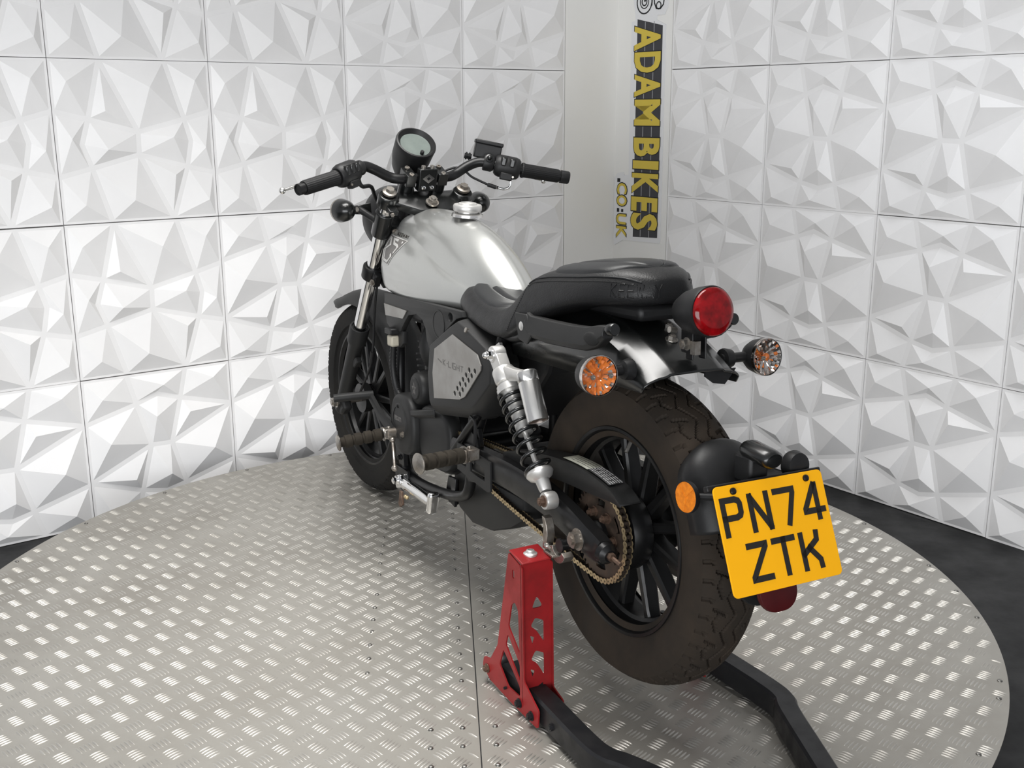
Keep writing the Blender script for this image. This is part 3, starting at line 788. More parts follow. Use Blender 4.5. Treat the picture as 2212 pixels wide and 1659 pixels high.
# ---- rear shock absorbers with piggyback reservoirs
def shock(s, label):
    y = .160*s
    T = V((.300, y, .622)); B = V((.082, y, .363)); d = (B-T).normalized(); L = (B-T).length
    root = G()
    # body under the spring
    root.lathe([(0, .055), (.019, .055), (.019, .10), (.0165, .10), (.0165, L*.56), (.0055, L*.56), (.0055, L-.055), (0, L-.055)], T, d, 20)
    sh = root.build('rear_shock', 'castalu', bike, smooth=35); sh['label'] = label
    e = G(); 
    n = V((-d.z, 0, d.x)); 
    e.lathe([(0, -.014), (.0175, -.014), (.0185, -.010), (.0185, .010), (.0175, .014), (0, .014)], T, Y, 24)
    e.box(T+d*.024, (.034, .026, .034), Matrix((n.cross(d)*0+V((d.x, d.y, d.z)), Y, V((-d.z, 0, d.x)))).transposed())
    e.lathe([(0, .036), (.022, .036), (.0245, .042), (.0245, .062), (.022, .070), (0, .070)], T, d, 20)
    e.build('top_eye', 'castalu', sh, smooth=35, bevel=.002)
    c = G(); c.lathe([(0, .076), (.0255, .076), (.0255, .083), (.0275, .083), (.0275, .092), (.024, .092), (0, .092)], T, d, 28); c.build('preload_collar', 'castalu', sh, smooth=35)
    sp_ = []; turns = 8.2; z0, z1 = .096, L-.062; N = 160
    for i in range(N+1):
        t = i/N; u = t
        # closer coils at the top
        u = t**1.25; a = 2*pi*turns*t; r = .0265
        sp_.append(T+d*(z0+(z1-z0)*u)+(Y*cos(a)+n*sin(a))*r)
    g = G(); g.tube(sp_, .0042, 8); g.build('coil_spring', 'gloss', sh, smooth=60)
    g = G(); g.lathe([(0, L-.064), (.027, L-.064), (.0285, L-.058), (.024, L-.050), (.0145, L-.044), (.013, L-.026), (.0115, L-.020), (0, L-.02)], T, d, 24)
    g.lathe([(0, -.0125), (.0165, -.0125), (.0178, -.009), (.0178, .009), (.0165, .0125), (0, .0125)], B, Y, 24); g.build('lower_eye', 'castalu', sh, smooth=35)
    g = G(); g.lathe([(.013, .0130*1), (.013, .016), (0, .016)], T if s > 0 else T, Y*s, 16); g.hexnut(T+Y*s*.016, Y*s, .0095, .008); g.sphere(T+Y*s*.027, .0075, n=12, m=8); g.build('top_bolt', 'chrome', sh, smooth=40)
    g = G(); g.hexnut(B+Y*s*.0125, Y*s, .0085, .009, .012); g.build('lower_bolt', 'rusty', sh, smooth=40)
    # reservoir behind the spring
    rt = V((.166, y+.004*s, .607)); rb = V((.118, y+.004*s, .515)); rd = (rb-rt).normalized(); rl = (rb-rt).length
    g = G(); g.lathe([(0, 0), (.019, 0), (.0215, .003), (.0215, .020), (.0207, .0215), (.0215, .023), (.0215, rl-.001), (.0195, rl), (.0185, rl), (.0185, rl-.004), (0, rl-.004)], rt, rd, 36)
    rs = g.build('reservoir', 'silver', sh, smooth=35)
    g = G(); g.lathe([(0, rl-.0035), (.0183, rl-.0035), (.0183, rl-.002), (0, rl-.003)], rt, rd, 24); g.build('reservoir_plug', 'rusty', sh, smooth=35)
    g = G()
    a0 = T+d*.040; a1 = rt+rd*.008
    rings = []
    for t in (0, .35, .7, 1.0):
        p = a0.lerp(a1, t)+n*(.006*sin(pi*t)); hh = .019*(1-t)+.010*t
        rings.append([p+Y*(.010*q)+rd*(hh*k) for q, k in ((-1, -.6), (-.6, -1), (.6, -1), (1, -.6), (1, .6), (.6, 1), (-.6, 1), (-1, .6))])
    g.loft(rings); g.build('reservoir_bridge', 'castalu', sh, smooth=40)
    return sh
shock(1, 'left rear shock absorber with black coil spring and polished reservoir'); shock(-1, 'right rear shock absorber')
# ---- frame
def mir(pts): return [(p[0], -p[1], p[2]) for p in pts]
g = G()
for s in (1, -1):
    g.tube(smooth_path([(1.09, .03*s, .74), (1.05, .07*s, .64), (.985, .105*s, .50), (.975, .112*s, .34), (.955, .112*s, .235), (.90, .112*s, .195), (.75, .112*s, .20), (.60, .112*s, .225), (.545, .112*s, .27), (.53, .11*s, .40), (.50, .10*s, .60)], 5), .0135, 10)
    g.tube(smooth_path([(1.08, .02*s, .80), (.90, .06*s, .68), (.65, .09*s, .665), (.45, .10*s, .655), (.30, .115*s, .655), (.20, .118*s, .685), (.05, .112*s, .70)], 5), .0125, 10)
    g.tube([(.455, .128*s, .462), (.585, .135*s, .345)], .0105, 10)
    g.tube([(.36, .115*s, .65), (.47, .11*s, .46), (.56, .112*s, .30)], .012, 10)
g.cyl((1.075, 0, .93), (1.19, 0, .765), .030, 20)
g.tube([(1.10, 0, .83), (.80, 0, .76), (.45, 0, .68)], .022, 12)
frame = g.build('frame', 'blackpaint', bike, smooth=45)
g = G(); g.box((.50, .118, .36), (.075, .012, .11), Matrix.Rotation(radians(12), 3, 'Y')); g.prism([[(.43, .30), (.52, .285), (.56, .33), (.56, .38), (.52, .42), (.47, .40)]], (0, .130, 0), X, V((0, 0, 1)), .008); g.build('footpeg_plate', 'blackpaint', frame, bevel=.002)
g = G(); g.tube(smooth_path([(.47, .136, .452), (.455, .14, .44), (.462, .14, .36), (.47, .14, .345)], 4), .0035, 6); g.tube(smooth_path([(.475, .142, .452), (.44, .146, .437), (.447, .146, .36), (.46, .142, .345)], 4), .003, 6); g.build('hose_loop', 'plastic', frame)
# ---- engine
g = G()
def block(xs, y0, y1, zs, n=20, e=3.0):
    """super-elliptic slab between y0 and y1."""
    (xc, rx), (zc, rz) = xs, zs; rings = []
    for y, k in ((y0, .86), (y0+(y1-y0)*.08, .97), (y0+(y1-y0)*.2, 1.0), (y0+(y1-y0)*.8, 1.0), (y0+(y1-y0)*.93, .96), (y1, .84)):
        ring = []
        for i in range(n):
            a = 2*pi*i/n; ca, sa = cos(a), sin(a)
            ring.append(V((xc+rx*k*math.copysign(abs(ca)**(2/e), ca), y, zc+rz*k*math.copysign(abs(sa)**(2/e), sa))))
        rings.append(ring)
    g = G(); g.loft(rings); return g
g = block((.80, .175), -.12, .105, (.335, .095), 28)
engine = g.build('engine', 'blackpaint', bike, smooth=50)
b = block((.905, .078), .09, .142, (.345, .082), 28, 2.4); b.build('generator_cover', 'cover', engine, smooth=50)
b = block((.735, .10), .08, .124, (.340, .078), 28, 3.2); b.build('sprocket_cover', 'cover', engine, smooth=50)
g = G(); g.lathe([(0, 0), (.048, 0), (.049, .003), (.046, .006), (.040, .006), (.040, .0045), (0, .0045)], V((.912, .139, .352)), Y, 40); cap = g.build('cover_disc', 'cover', engine, smooth=30)
g = G(); g.hexnut((.885, .144, .322), Y, .006, .005, .008); g.build('cover_bolt', 'steel', engine)
g = G(); g.hexnut((.917, .144, .392), Y, .005, .003); g.build('cover_bolt', 'blackpaint', engine)
g = G()
for k, q in enumerate(([(0, 0), (0, 1), (1, 1), (1, .75), (0, .75)], [(0, .45), (1, .45)], [(0, .15), (1, .15), (1, .5)], [(1.3, 0), (1.3, .9), (2.3, .9), (2.3, .2), (1.7, .2), (1.7, .55)], [(2.7, 0), (2.7, .9), (3.6, .9), (3.6, .1)])):
    g.stroke([(-.939+x*.0115, .352+z*.012) for x, z in q], .0022, (0, .1435, 0), V((-1, 0, 0)), V((0, 0, 1)), .0012)
g.build('cover_logo', 'badge_dark', engine, smooth=0)
b = block((.830, .043), .05, .128, (.452, .043), 24, 2.1); b.build('starter_housing', 'cover', engine, smooth=50)
g = G(); g.lathe([(0, 0), (.028, 0), (.029, .003), (.026, .005), (0, .005)], V((.833, .126, .452)), Y, 28); g.build('starter_plate', 'cover', engine, smooth=30)
g = G()
for q in range(5):
    a = pi*.5+q*2*pi/5; a2 = a+4*pi/5
    g.stroke([(-.833+.013*cos(a), .452+.017*sin(a)), (-.833+.013*cos(a2), .452+.017*sin(a2))], .002, (0, .1305, 0), V((-1, 0, 0)), V((0, 0, 1)), .001)
g.build('starter_emblem', 'badge_dark', engine, smooth=0)
g = G(); rings = [[V((x, .13+o, z+k)) for o, k in ((0, .012), (.012*w, .010), (.012*w, -.004), (0, -.012))] for x, z, w in ((.86, .382, .6), (.80, .392, 1.2), (.74, .405, 1.0), (.70, .412, .4))]
g.loft(rings); g.build('cover_fin', 'cover', engine, bevel=.002)
# cylinder barrel with cooling fins, leaning forward
cd = V((.18, 0, 1)).normalized(); cb = V((.905, 0, .40))
g = G()
for i in range(9):
    p = cb+cd*(.03+.016*i); r = .078 if i < 7 else .07
    g.lathe([(0, 0), (r, 0), (r, .005), (0, .005)], p, cd, 20)
g.lathe([(0, 0), (.058, 0), (.058, .20), (.05, .23), (0, .23)], cb, cd, 24)
g.build('cylinder', 'blackpaint', engine, smooth=40)
g = G(); g.box(cb+cd*.235+V((0, 0, 0)), (.14, .13, .06)); g.build('cylinder_head', 'blackpaint', engine, bevel=.012)
# intake: corrugated boot and breather hose
g = G(); bp = smooth_path([(.80, .055, .475), (.785, .070, .54), (.76, .075, .60), (.73, .07, .645)], 8)
g.tube(bp, [.024+(.004 if i % 3 == 0 else 0) for i in range(len(bp))], 16); g.build('intake_boot', 'plastic', engine, smooth=60)
g = G(); g.tube(smooth_path([(.845, .09, .62), (.80, .088, .615), (.77, .085, .60)], 6), .012, 10); g.build('breather_hose', 'plastic', engine)
g = G(); hp = smooth_path([(.955, .135, .555), (.965, .135, .49), (.955, .13, .43), (.925, .125, .405)], 14)
g.tube(hp, [.0085+(.0016 if i % 2 else 0) for i in range(len(hp))], 10); g.build('ribbed_hose', 'plastic', engine, smooth=60)
g = G(); g.box((.955, .135, .562), (.035, .026, .030)); g.build('hose_connector', 'tan', engine, bevel=.005)
g = G(); g.box((.958, .135, .587), (.045, .032, .016)); g.build('connector_clip', 'plastic', engine, bevel=.003)
# smooth filter body behind the boot
g = G(); g.sphere((.86, .055, .555), .05, (.7, .9, 1.35), 20, 14); g.build('airbox_cone', 'cover', engine, smooth=60)
# belly muffler box
pb = [(.705, .24), (.700, .195), (.675, .170), (.60, .150), (.50, .160), (.40, .195), (.33, .235), (.33, .285), (.70, .285)]
g = G(); g.prism([pb], (0, .085, 0), X, V((0, 0, 1)), .19, .012); g.build('belly_muffler', 'cover', bike, smooth=40)
g = G(); g.prism([[(.70, .25), (.72, .20), (.70, .18), (.655, .185), (.65, .25)], [(.692-.004*cos(i), .205+.009*sin(i)) for i in range(6)]], (0, .1, 0), X, V((0, 0, 1)), .008); g.prism([[(.655, .26), (.662, .19), (.64, .185), (.63, .26)]], (0, .112, 0), X, V((0, 0, 1)), .008); g.build('muffler_bracket', 'blackpaint', bike, bevel=.002)
# exhaust header and silencer on the right
g = G(); g.tube(smooth_path([(1.0, -.03, .60), (1.06, -.06, .50), (1.04, -.10, .32), (.90, -.12, .22), (.65, -.12, .21), (.55, -.13, .23)], 6), .021, 14); g.tube(smooth_path([(.55, -.13, .23), (.48, -.150, .24), (.22, -.160, .245)], 5), [.024]+[.040]*8+[.038, .03], 20); g.build('exhaust_pipe', 'blackpaint', bike, smooth=50)

# ---- foot controls
def footpeg(name, p_in, p_out, r, bracket, label):
    p_in, p_out = V(p_in), V(p_out); d = (p_out-p_in); L = d.length; d.normalize()
    g = G(); prof = [(0, 0)]
    for i in range(4):
        a = L*(.02+i*.225); b = L*(.02+(i+1)*.225)
        prof += [(r*.80, a), (r*1.02, a+.003), (r*1.02, b-.006), (r*.80, b-.004)]
    prof += [(r*.78, L*.93), (r*.78, L), (0, L)]
    g.lathe(prof, p_in, d, 20)
    pg = g.build(name, 'pegrubber', bike, smooth=35); pg['label'] = label
    g = G(); g.lathe([(0, L), (r*1.3, L), (r*1.35, L+.003), (r*1.1, L+.006), (0, L+.007)], p_in, d, 24); g.build('peg_end', 'steel', pg, smooth=35)
    g = G(); g.lathe([(0, -.004), (r*1.15, -.004), (r*1.15, 0), (0, .0)], p_in, d, 20); g.build('peg_collar', 'steel', pg, smooth=35)
    g = G(); g.box(p_in-d*.018, (.032, .036, .026)); g.cyl(p_in-d*.018+V((0, 0, .018)), p_in-d*.018-V((0, 0, .018)), .006, 8); g.tube([p_in-d*.018, V(bracket)], .013, 8); g.build('peg_hinge', 'steel', pg, bevel=.004)
    return pg
footpeg('rider_footpeg', (.955, .175, .312), (.968, .292, .300), .0165, (.96, .115, .30), 'front left rubber footpeg')
footpeg('pillion_footpeg', (.425, .185, .378), (.402, .300, .380), .0175, (.46, .13, .365), 'rear left rubber footpeg')
footpeg('rider_footpeg', (.955, -.175, .312), (.968, -.292, .300), .0165, (.96, -.115, .30), 'front right rubber footpeg')
footpeg('pillion_footpeg', (.425, -.185, .378), (.402, -.300, .380), .0175, (.46, -.13, .365), 'rear right rubber footpeg')
g = G(); g.prism([[(1.0, .36), (.99, .29), (.955, .225), (.92, .225), (.925, .30), (.95, .37)]], (0, .13, 0), X, V((0, 0, 1)), .012)
for x, z in ((.95, .285), (.945, .245), (.975, .33)): g.hexnut((x, .13, z), Y, .007, .006, .009)
g.build('footrest_mount', 'blackpaint', bike, bevel=.002)
# gear lever
g = G(); pth = [V((.945, .148, .315)), V((1.02, .152, .345)), V((1.085, .158, .392))]
rings = [[p+V((0, a*.007, b*hh)) for a, b in ((-1, -.7), (-.7, -1), (.7, -1), (1, -.7), (1, .7), (.7, 1), (-.7, 1), (-1, .7))] for p, hh in zip(pth, (.015, .012, .010))]
g.loft(rings); lever = g.build('gear_lever', 'cover', bike, smooth=50)
g = G(); g.tube([(1.085, .150, .394), (1.095, .20, .393), (1.112, .255, .389)], .0115, 14); g.build('lever_toe_peg', 'cover', lever, smooth=50)
g = G(); g.cyl((.945, .14, .315), (.945, .165, .315), .014, 16); g.hexnut((.945, .165, .315), Y, .007, .005); g.build('lever_pivot', 'steel', lever)
g = G(); g.tube([(.935, .155, .30), (.925, .155, .225)], .004, 8); g.sphere((.935, .155, .298), .008, n=10, m=8); g.sphere((.925, .155, .222), .009, n=10, m=8); g.build('linkage_rod', 'steel', lever)
# side stand, folded up
P0, P1 = V((.93, .128, .178)), V((.712, .138, .180))
g = G(); d = (P1-P0).normalized(); g.tube([P0, P0.lerp(P1, .18), P0.lerp(P1, .3), P1], [.016, .018, .0155, .015], 14)
stand_leg = g.build('side_stand', 'chrome', bike, smooth=40)
g = G(); g.box(P1+V((-.008, .004, .004)), (.020, .030, .060), Matrix.Rotation(radians(-18), 3, 'Y')); g.build('stand_foot', 'chrome', stand_leg, bevel=.008, seg=3)
g = G(); g.box(P0+V((.0, .002, .004)), (.040, .034, .036), Matrix.Rotation(radians(20), 3, 'Y')); g.build('stand_knuckle', 'chrome', stand_leg, bevel=.005)
g = G(); g.prism([[(.99, .215), (.90, .215), (.895, .165), (.94, .150), (.985, .165)]], (0, .13, 0), X, V((0, 0, 1)), .010); g.build('stand_bracket', 'blackpaint', stand_leg, bevel=.002)
g = G(); g.hexnut((.935, .147, .185), Y, .010, .008, .013); g.build('stand_pivot_bolt', 'chrome', stand_leg)
g = G(); g.prism([[(.905, .165), (.89, .165), (.885, .130), (.905, .118), (.915, .125)]], (0, .152, 0), X, V((0, 0, 1)), .006); g.build('stand_tab', 'rusty', stand_leg, bevel=.001)
for x in (.866, .856):
    g = G(); g.sphere((x, .15, .158), .0055, n=10, m=8); g.build('stand_stud', 'gold', stand_leg)
g = G(); g.tube(smooth_path([(.93, .125, .165), (.80, .12, .185), (.68, .115, .205)], 6), .006, 8); g.build('stand_spring', 'blackpaint', stand_leg)

# ---- fuel tank
TS = [ # x, z_top, y_crease, z_crease, y_max, z_max, y_bot, z_bot
 (1.112, .842, .026, .836, .050, .785, .036, .735), (1.104, .868, .045, .852, .092, .780, .080, .710), (1.088, .886, .056, .862, .118, .772, .106, .694),
 (1.050, .899, .066, .863, .130, .766, .119, .685), (1.000, .906, .074, .856, .135, .760, .125, .680), (.930, .908, .083, .843, .137, .752, .127, .676), (.860, .905, .090, .826, .136, .745, .126, .673),
 (.775, .894, .094, .794, .130, .735, .120, .671), (.700, .879, .091, .766, .117, .725, .107, .670), (.620, .847, .083, .742, .101, .712, .091, .671),
 (.550, .803, .069, .724, .083, .703, .073, .674), (.495, .758, .050, .712, .061, .699, .052, .678), (.462, .724, .030, .706, .038, .697, .032, .683)]
rings = []
for x, zt, yc, zc, ym, zm, yb, zb in TS:
    half = [(0, zt), (yc*.5, zt-(zt-zc)*.20), (yc*.84, zt-(zt-zc)*.56), (yc*.97, zc+(zt-zc)*.12), (yc+.005, zc-.006), (yc+(ym-yc)*.62, zc+(zm-zc)*.45), (ym, zm-.01), (yb+.006, (zm+zb)/2-.014), (yb, zb+.004), (yb-.016, zb), (0, zb)]
    ring = [V((x, y, z)) for y, z in half]+[V((x, -y, z)) for y, z in reversed(half[1:-1])]
    rings.append(ring)
g = G(); g.loft(rings); tank = g.build('fuel_tank', 'tank', bike, smooth=80, sub=3)
_cp = {tuple(round(c, 4) for c in r[k]) for r in rings[1:-1] for k in (4, len(rings[0])-4)}
_at = tank.data.attributes.new('crease_edge', 'FLOAT', 'EDGE'); _vv = tank.data.vertices
_on = [tuple(round(c, 4) for c in v.co) in _cp for v in _vv]
for e_ in tank.data.edges:
    if _on[e_.vertices[0]] and _on[e_.vertices[1]]:
        xm = (_vv[e_.vertices[0]].co.x+_vv[e_.vertices[1]].co.x)/2
        _at.data[e_.index].value = 0.62 if xm > .66 else 0.35
g = G(); co = V((.772, 0, .889)); ca = V((-.12, 0, 1)).normalized()
g.lathe([(.040, .0), (.039, .006), (.034, .009), (.031, .009)], co, ca, 40); g.build('filler_ring', 'silver', tank, smooth=40)
g = G(); g.lathe([(.026, .006), (.026, .013), (.034, .013), (.036, .016), (.036, .026), (.034, .029), (.024, .029), (.022, .033), (.019, .034), (.018, .031), (0, .031)], co, ca, 40); fc = g.build('filler_cap', 'castalu', tank, smooth=35)
g = G(); g.hexnut(co+ca*.029+V((.03, .0, 0)), ca, .004, .005); g.build('cap_hinge_bolt', 'steel', tank)
# badge on the left flank, laid on the tank surface
TB = bvh_of(tank)
def tank_y(x, z): return drop(TB, (x, .13, z), (0, -1, 0)).y
def flank(loops, lift, depth, name, m, side=1, parent=None):
    g = G(); g.prism([[(-x, z) for x, z in lp] for lp in loops], (0, 0, 0), V((-1, 0, 0)), V((0, 0, 1)), depth)
    # subdivide so that it can follow the surface
    me = g.mesh('t', m, 0); bmm = bmesh.new(); bmm.from_mesh(me)
    bmesh.ops.triangulate(bmm, faces=bmm.faces)
    bmesh.ops.subdivide_edges(bmm, edges=bmm.edges, cuts=5, use_grid_fill=True)
    bmm.to_mesh(me); bmm.free()
    for v in me.vertices: v.co = (v.co.x, side*(tank_y(v.co.x, v.co.z)+lift+v.co.y), v.co.z)
    o = bpy.data.objects.new(name, me); COL.objects.link(o); o.parent = parent or tank
    return o
badge = [(1.073, .837), (.923, .823), (.975, .780), (.994, .758), (1.055, .767), (1.072, .789)]
for side in (1, -1):
    flank([badge], .0004, .0012, 'badge', 'badge_silver', side)
    bi = [(1.064, .833), (.930, .823), (.978, .781), (.997, .761), (1.039, .767), (1.061, .802)]
    flank([bi], .0016, .0008, 'badge_field', 'badge_dark', side)
    # the stylised 1-2-5
    def bar2(pts, w):
        g = G(); g.stroke([(-x, z) for x, z in pts], w, (0, 0, 0), V((-1, 0, 0)), V((0, 0, 1)), .0010)
        me = g.mesh('t', 'badge_silver', 0, weld=False)
        for v in me.vertices: v.co = (v.co.x, side*(tank_y(v.co.x, v.co.z)+.0024+v.co.y), v.co.z)
        o = bpy.data.objects.new('badge_figure', me); COL.objects.link(o); o.parent = tank
    bar2([(1.066, .796), (1.049, .769)], .0055)
    bar2([(1.054, .804), (1.050, .828), (1.037, .826), (1.018, .810), (1.049, .798), (1.032, .771), (1.001, .767), (.985, .780), (.991, .787)], .0058)
    bar2([(.977, .822), (1.011, .825), (.996, .814), (.970, .810), (.962, .805), (.975, .790)], .0055)
    bar2([(.950, .820), (.945, .816)], .004)
    g = G()
    for k, ch in enumerate('KEEWAY'):
        q = {'K': [[(0, 0), (0, 1)], [(.9, 1), (.1, .5), (.9, 0)]], 'E': [[(.9, 1), (.1, 1), (.1, 0), (.9, 0)], [(.1, .5), (.8, .5)]], 'W': [[(0, 1), (.25, 0), (.5, .8), (.75, 0), (1, 1)]], 'A': [[(0, 0), (.5, 1), (1, 0)], [(.2, .35), (.8, .35)]], 'Y': [[(0, 1), (.5, .5), (1, 1)], [(.5, .5), (.5, 0)]]}[ch]
        for stg in q: g.stroke([(-1.012+k*.0142+a*.0112-b_*.007, .8345-k*.0011+b_*.007) for a, b_ in stg], .0012, (0, 0, 0), V((-1, 0, 0)), V((0, 0, 1)), .0010)
    me = g.mesh('t', 'platechar', 0, weld=False)
    for v in me.vertices: v.co = (v.co.x, side*(tank_y(v.co.x, v.co.z)+.0003+v.co.y), v.co.z)
    o = bpy.data.objects.new('tank_lettering', me); COL.objects.link(o); o.parent = tank

# ---- frame covers under the tank
for side in (1, -1):
    pl = [(1.018, .684), (1.020, .655), (1.008, .603), (.985, .592), (.912, .590), (.885, .615), (.852, .640), (.800, .648), (.765, .640), (.745, .620), (.738, .590), (.720, .570), (.690, .590), (.560, .664), (.525, .672), (.530, .684)]
    hole = [(.594+.013*cos(-2*pi*i/14), .664+.011*sin(-2*pi*i/14)) for i in range(14)]
    g = G(); g.prism([[(x, z) for x, z in pl], hole], (0, .133 if side > 0 else -.117, 0), X, V((0, 0, 1)), .016, .002)
    fc_ = g.build('frame_cover', 'cover', bike, smooth=40)
    g = G(); g.prism([[(1.016, .655), (.858, .651), (.886, .628), (1.008, .624)]], (0, .1355 if side > 0 else -.133, 0), X, V((0, 0, 1)), .0025); g.build('silver_inlay', 'brushed', fc_, smooth=0)
    g = G(); c = V((.661, .1325*side, .640)); g.lathe([(.034, 0), (.034, .002), (.0315, .002), (.0315, .0)], c, Y*side, 32); g.lathe([(0, .0012), (.0305, .0012), (.0305, 0)], c, Y*side, 32); g.build('round_cap', 'cover', fc_, smooth=30)
    g = G(); g.hexnut((.592, .118*side, .662), Y*side, .007, .006); g.build('cover_bolt', 'steel', fc_)
    g = G(); g.prism([[(1.0, .60), (.90, .592), (.905, .56), (.93, .545), (.955, .552)]], (0, .128 if side > 0 else -.116, 0), X, V((0, 0, 1)), .012, .002); g.build('lower_lip', 'cover', fc_, smooth=40)
# ---- side covers
def side_cover(side):
    out = [(.563, .645), (.518, .664), (.478, .655), (.378, .622), (.350, .590), (.354, .548), (.434, .484), (.460, .472), (.678, .440), (.688, .455), (.694, .515), (.678, .588)]
    cx = sum(p[0] for p in out)/len(out); cz = sum(p[1] for p in out)/len(out)
    def ring(k, y, dz=0.0): return [V((cx+(x-cx)*k, y*side, cz+(z-cz)*k+(dz if z < .5 else 0))) for x, z in out]
    g = G(); g.loft([ring(1.06, .085, -.022), ring(1.06, .118, -.022), ring(1.03, .140, -.010), ring(1.0, .151), ring(.97, .152)], True)
    sc = g.build('side_cover', 'cover', bike, smooth=25, bevel=.002)
    inn = [(.537, .633), (.407, .605), (.389, .583), (.391, .572), (.476, .498), (.503, .487), (.649, .464), (.655, .526), (.640, .586)]
    hs = [(0.449, 0.564), (0.466, 0.55), (0.483, 0.537), (0.499, 0.524), (0.514, 0.511), (0.529, 0.497), (0.42, 0.566), (0.437, 0.553), (0.454, 0.54), (0.47, 0.527), (0.486, 0.513), (0.501, 0.5)]
    circ = lambda c, r: [(c[0]+r*cos(-2*pi*i/14), c[1]+r*sin(-2*pi*i/14)) for i in range(14)]
    g = G(); g.prism([inn]+[circ(h, .0062) for h in hs], (0, .1555 if side > 0 else -.1525, 0), X, V((0, 0, 1)), .003, .0006)
    sp_ = g.build('silver_panel', 'brushed', sc, smooth=0)
    vg = G(); vg.lathe([(0, .0002), (.0062, .0002)], V((0, 0, 0)), Y*side, 14); vm = vg.mesh('vent_hole', 'cavity', 0)
    for h in hs: link_copy_me(vm, 'vent_hole', sc, Matrix.Translation(V((h[0], .1528*side, h[1]))))
    g = G(); T_ = {'K': [[(0, 0), (0, 1)], [(.9, 1), (.1, .5), (.9, 0)]], '.': [[(.3, .5), (.6, .5)]], 'L': [[(0, 1), (0, 0), (.9, 0)]], 'I': [[(.4, 0), (.4, 1)]], 'G': [[(.95, 1), (0, 1), (0, 0), (.95, 0), (.95, .5), (.5, .5)]], 'H': [[(0, 0), (0, 1)], [(.95, 0), (.95, 1)], [(0, .5), (.95, .5)]], 'T': [[(0, 1), (1, 1)], [(.5, 1), (.5, 0)]]}
    dx = [0, .15, .27, .41, .50, .68, .86]
    for ch, u in zip('K.LIGHT', dx):
        for stg in T_[ch]:
            pts = [(-.590*side*1+((u*.112)+a*.0135)*1, .5545-.002*u+b_*.0135) for a, b_ in stg] if side > 0 else [(.482+((u*.112)+a*.0135), .5545+b_*.0135) for a, b_ in stg]
            g.stroke(pts, .0024, (0, .1553*side, 0), V((-side, 0, 0)), V((0, 0, 1)), .0006)
    if side > 0: g.stroke([(-.620, .565), (-.598, .5585)], .003, (0, .1553, 0), V((-1, 0, 0)), V((0, 0, 1)), .0006)
    g.build('panel_lettering', 'badge_dark', sc, smooth=0)
    g = G(); g.cyl((.47, .143*side, .648), (.47, .153*side, .652), .006, 10); g.build('cover_screw', 'steel', sc)
    return sc
side_cover(1); side_cover(-1)
# dark inner panels between seat and swingarm
g = G(); g.prism([[(.50, .66), (.20, .66), (.24, .58), (.36, .46), (.50, .44), (.62, .46), (.62, .62)]], (0, .075, 0), X, V((0, 0, 1)), .15); g.build('airbox', 'plastic', bike, smooth=0, bevel=.01)
g = G(); g.prism([[(.372, .625), (.345, .64), (.330, .60), (.335, .57), (.365, .56)]], (0, .135, 0), X, V((0, 0, 1)), .012); g.build('shock_mount', 'castalu', bike, bevel=.003)
# ---- fork and steering head (all turned with the steering)
FD = V((-.690, 0, 1)).normalized()          # up along the fork legs
def fk(z, y=.11, c=0.0):                    # point on the fork axis at height z
    t = (z-.307)/FD.z; p = V((1.4655, y, .307))+FD*t; return p+V((c, 0, 0))
FN = V((FD.z, 0, -FD.x))                    # forward normal of the fork plane
for s in (1, -1):
    lab = 'left' if s > 0 else 'right'
    g = G(); a = fk(.27, .11*s); b = fk(.560, .11*s); L = (b-a).length
    g.lathe([(0, 0), (.016, 0), (.021, .008), (.022, .03), (.0225, L*.5), (.023, L*.80), (.0285, L*.84), (.0295, L*.86), (.0295, L*.985), (.028, L), (.024, L), (.0235, L-.006), (.019, L-.006)], a, b-a, 32)
    leg = front(g.build('fork_lower', 'cover', bike, smooth=35)); leg['label'] = lab+' black fork lower leg'
    g = G(); g.box(fk(.465, .11*s)-FN*.030+V((0, 0, 0)), (.035, .018, .020), Matrix.Rotation(radians(35), 3, 'Y')); g.build('cable_bracket', 'cover', leg, bevel=.003)
    g = G(); g.box(fk(.30, .11*s)-FN*.01, (.05, .03, .05), Matrix.Rotation(radians(35), 3, 'Y')); g.build('axle_clamp', 'cover', leg, bevel=.008)
    g = G(); g.cyl(fk(.555, .11*s), fk(.935, .11*s), .0185, 28); st_ = front(g.build('fork_stanchion', 'chrome', bike, smooth=40)); st_['label'] = lab+' chrome fork tube'
    g = G(); g.lathe([(0, 0), (.017, 0), (.019, .004), (.019, .008), (.013, .010), (0, .010)], fk(.945, .11*s), FD, 24); g.cyl(fk(.951, .11*s), fk(.960, .11*s), .0115, 6); g.build('fork_cap', 'steel', st_, smooth=35)
# lower yoke
g = G()
for s in (1, -1):
    a = fk(.712, .11*s); g.lathe([(.019, 0), (.027, 0), (.028, .004), (.028, .038), (.026, .042), (.019, .042)], a, FD, 28)
    g.box(a+FD*.02-FN*.032, (.026, .022, .040), Matrix.Rotation(radians(-34.6), 3, 'Y'))
g.box(fk(.725, 0)-FN*.016, (.075, .19, .030), Matrix.Rotation(radians(-34.6), 3, 'Y'))
ly_ = front(g.build('lower_yoke', 'blackpaint', bike, smooth=40, bevel=.004))
g = G(); g.hexnut(fk(.712, .1105)-FN*.040+FD*.016+V((0, .012, 0)), Y-FN*.3, .0065, .005, .009); g.build('yoke_bolt', 'steel', ly_)
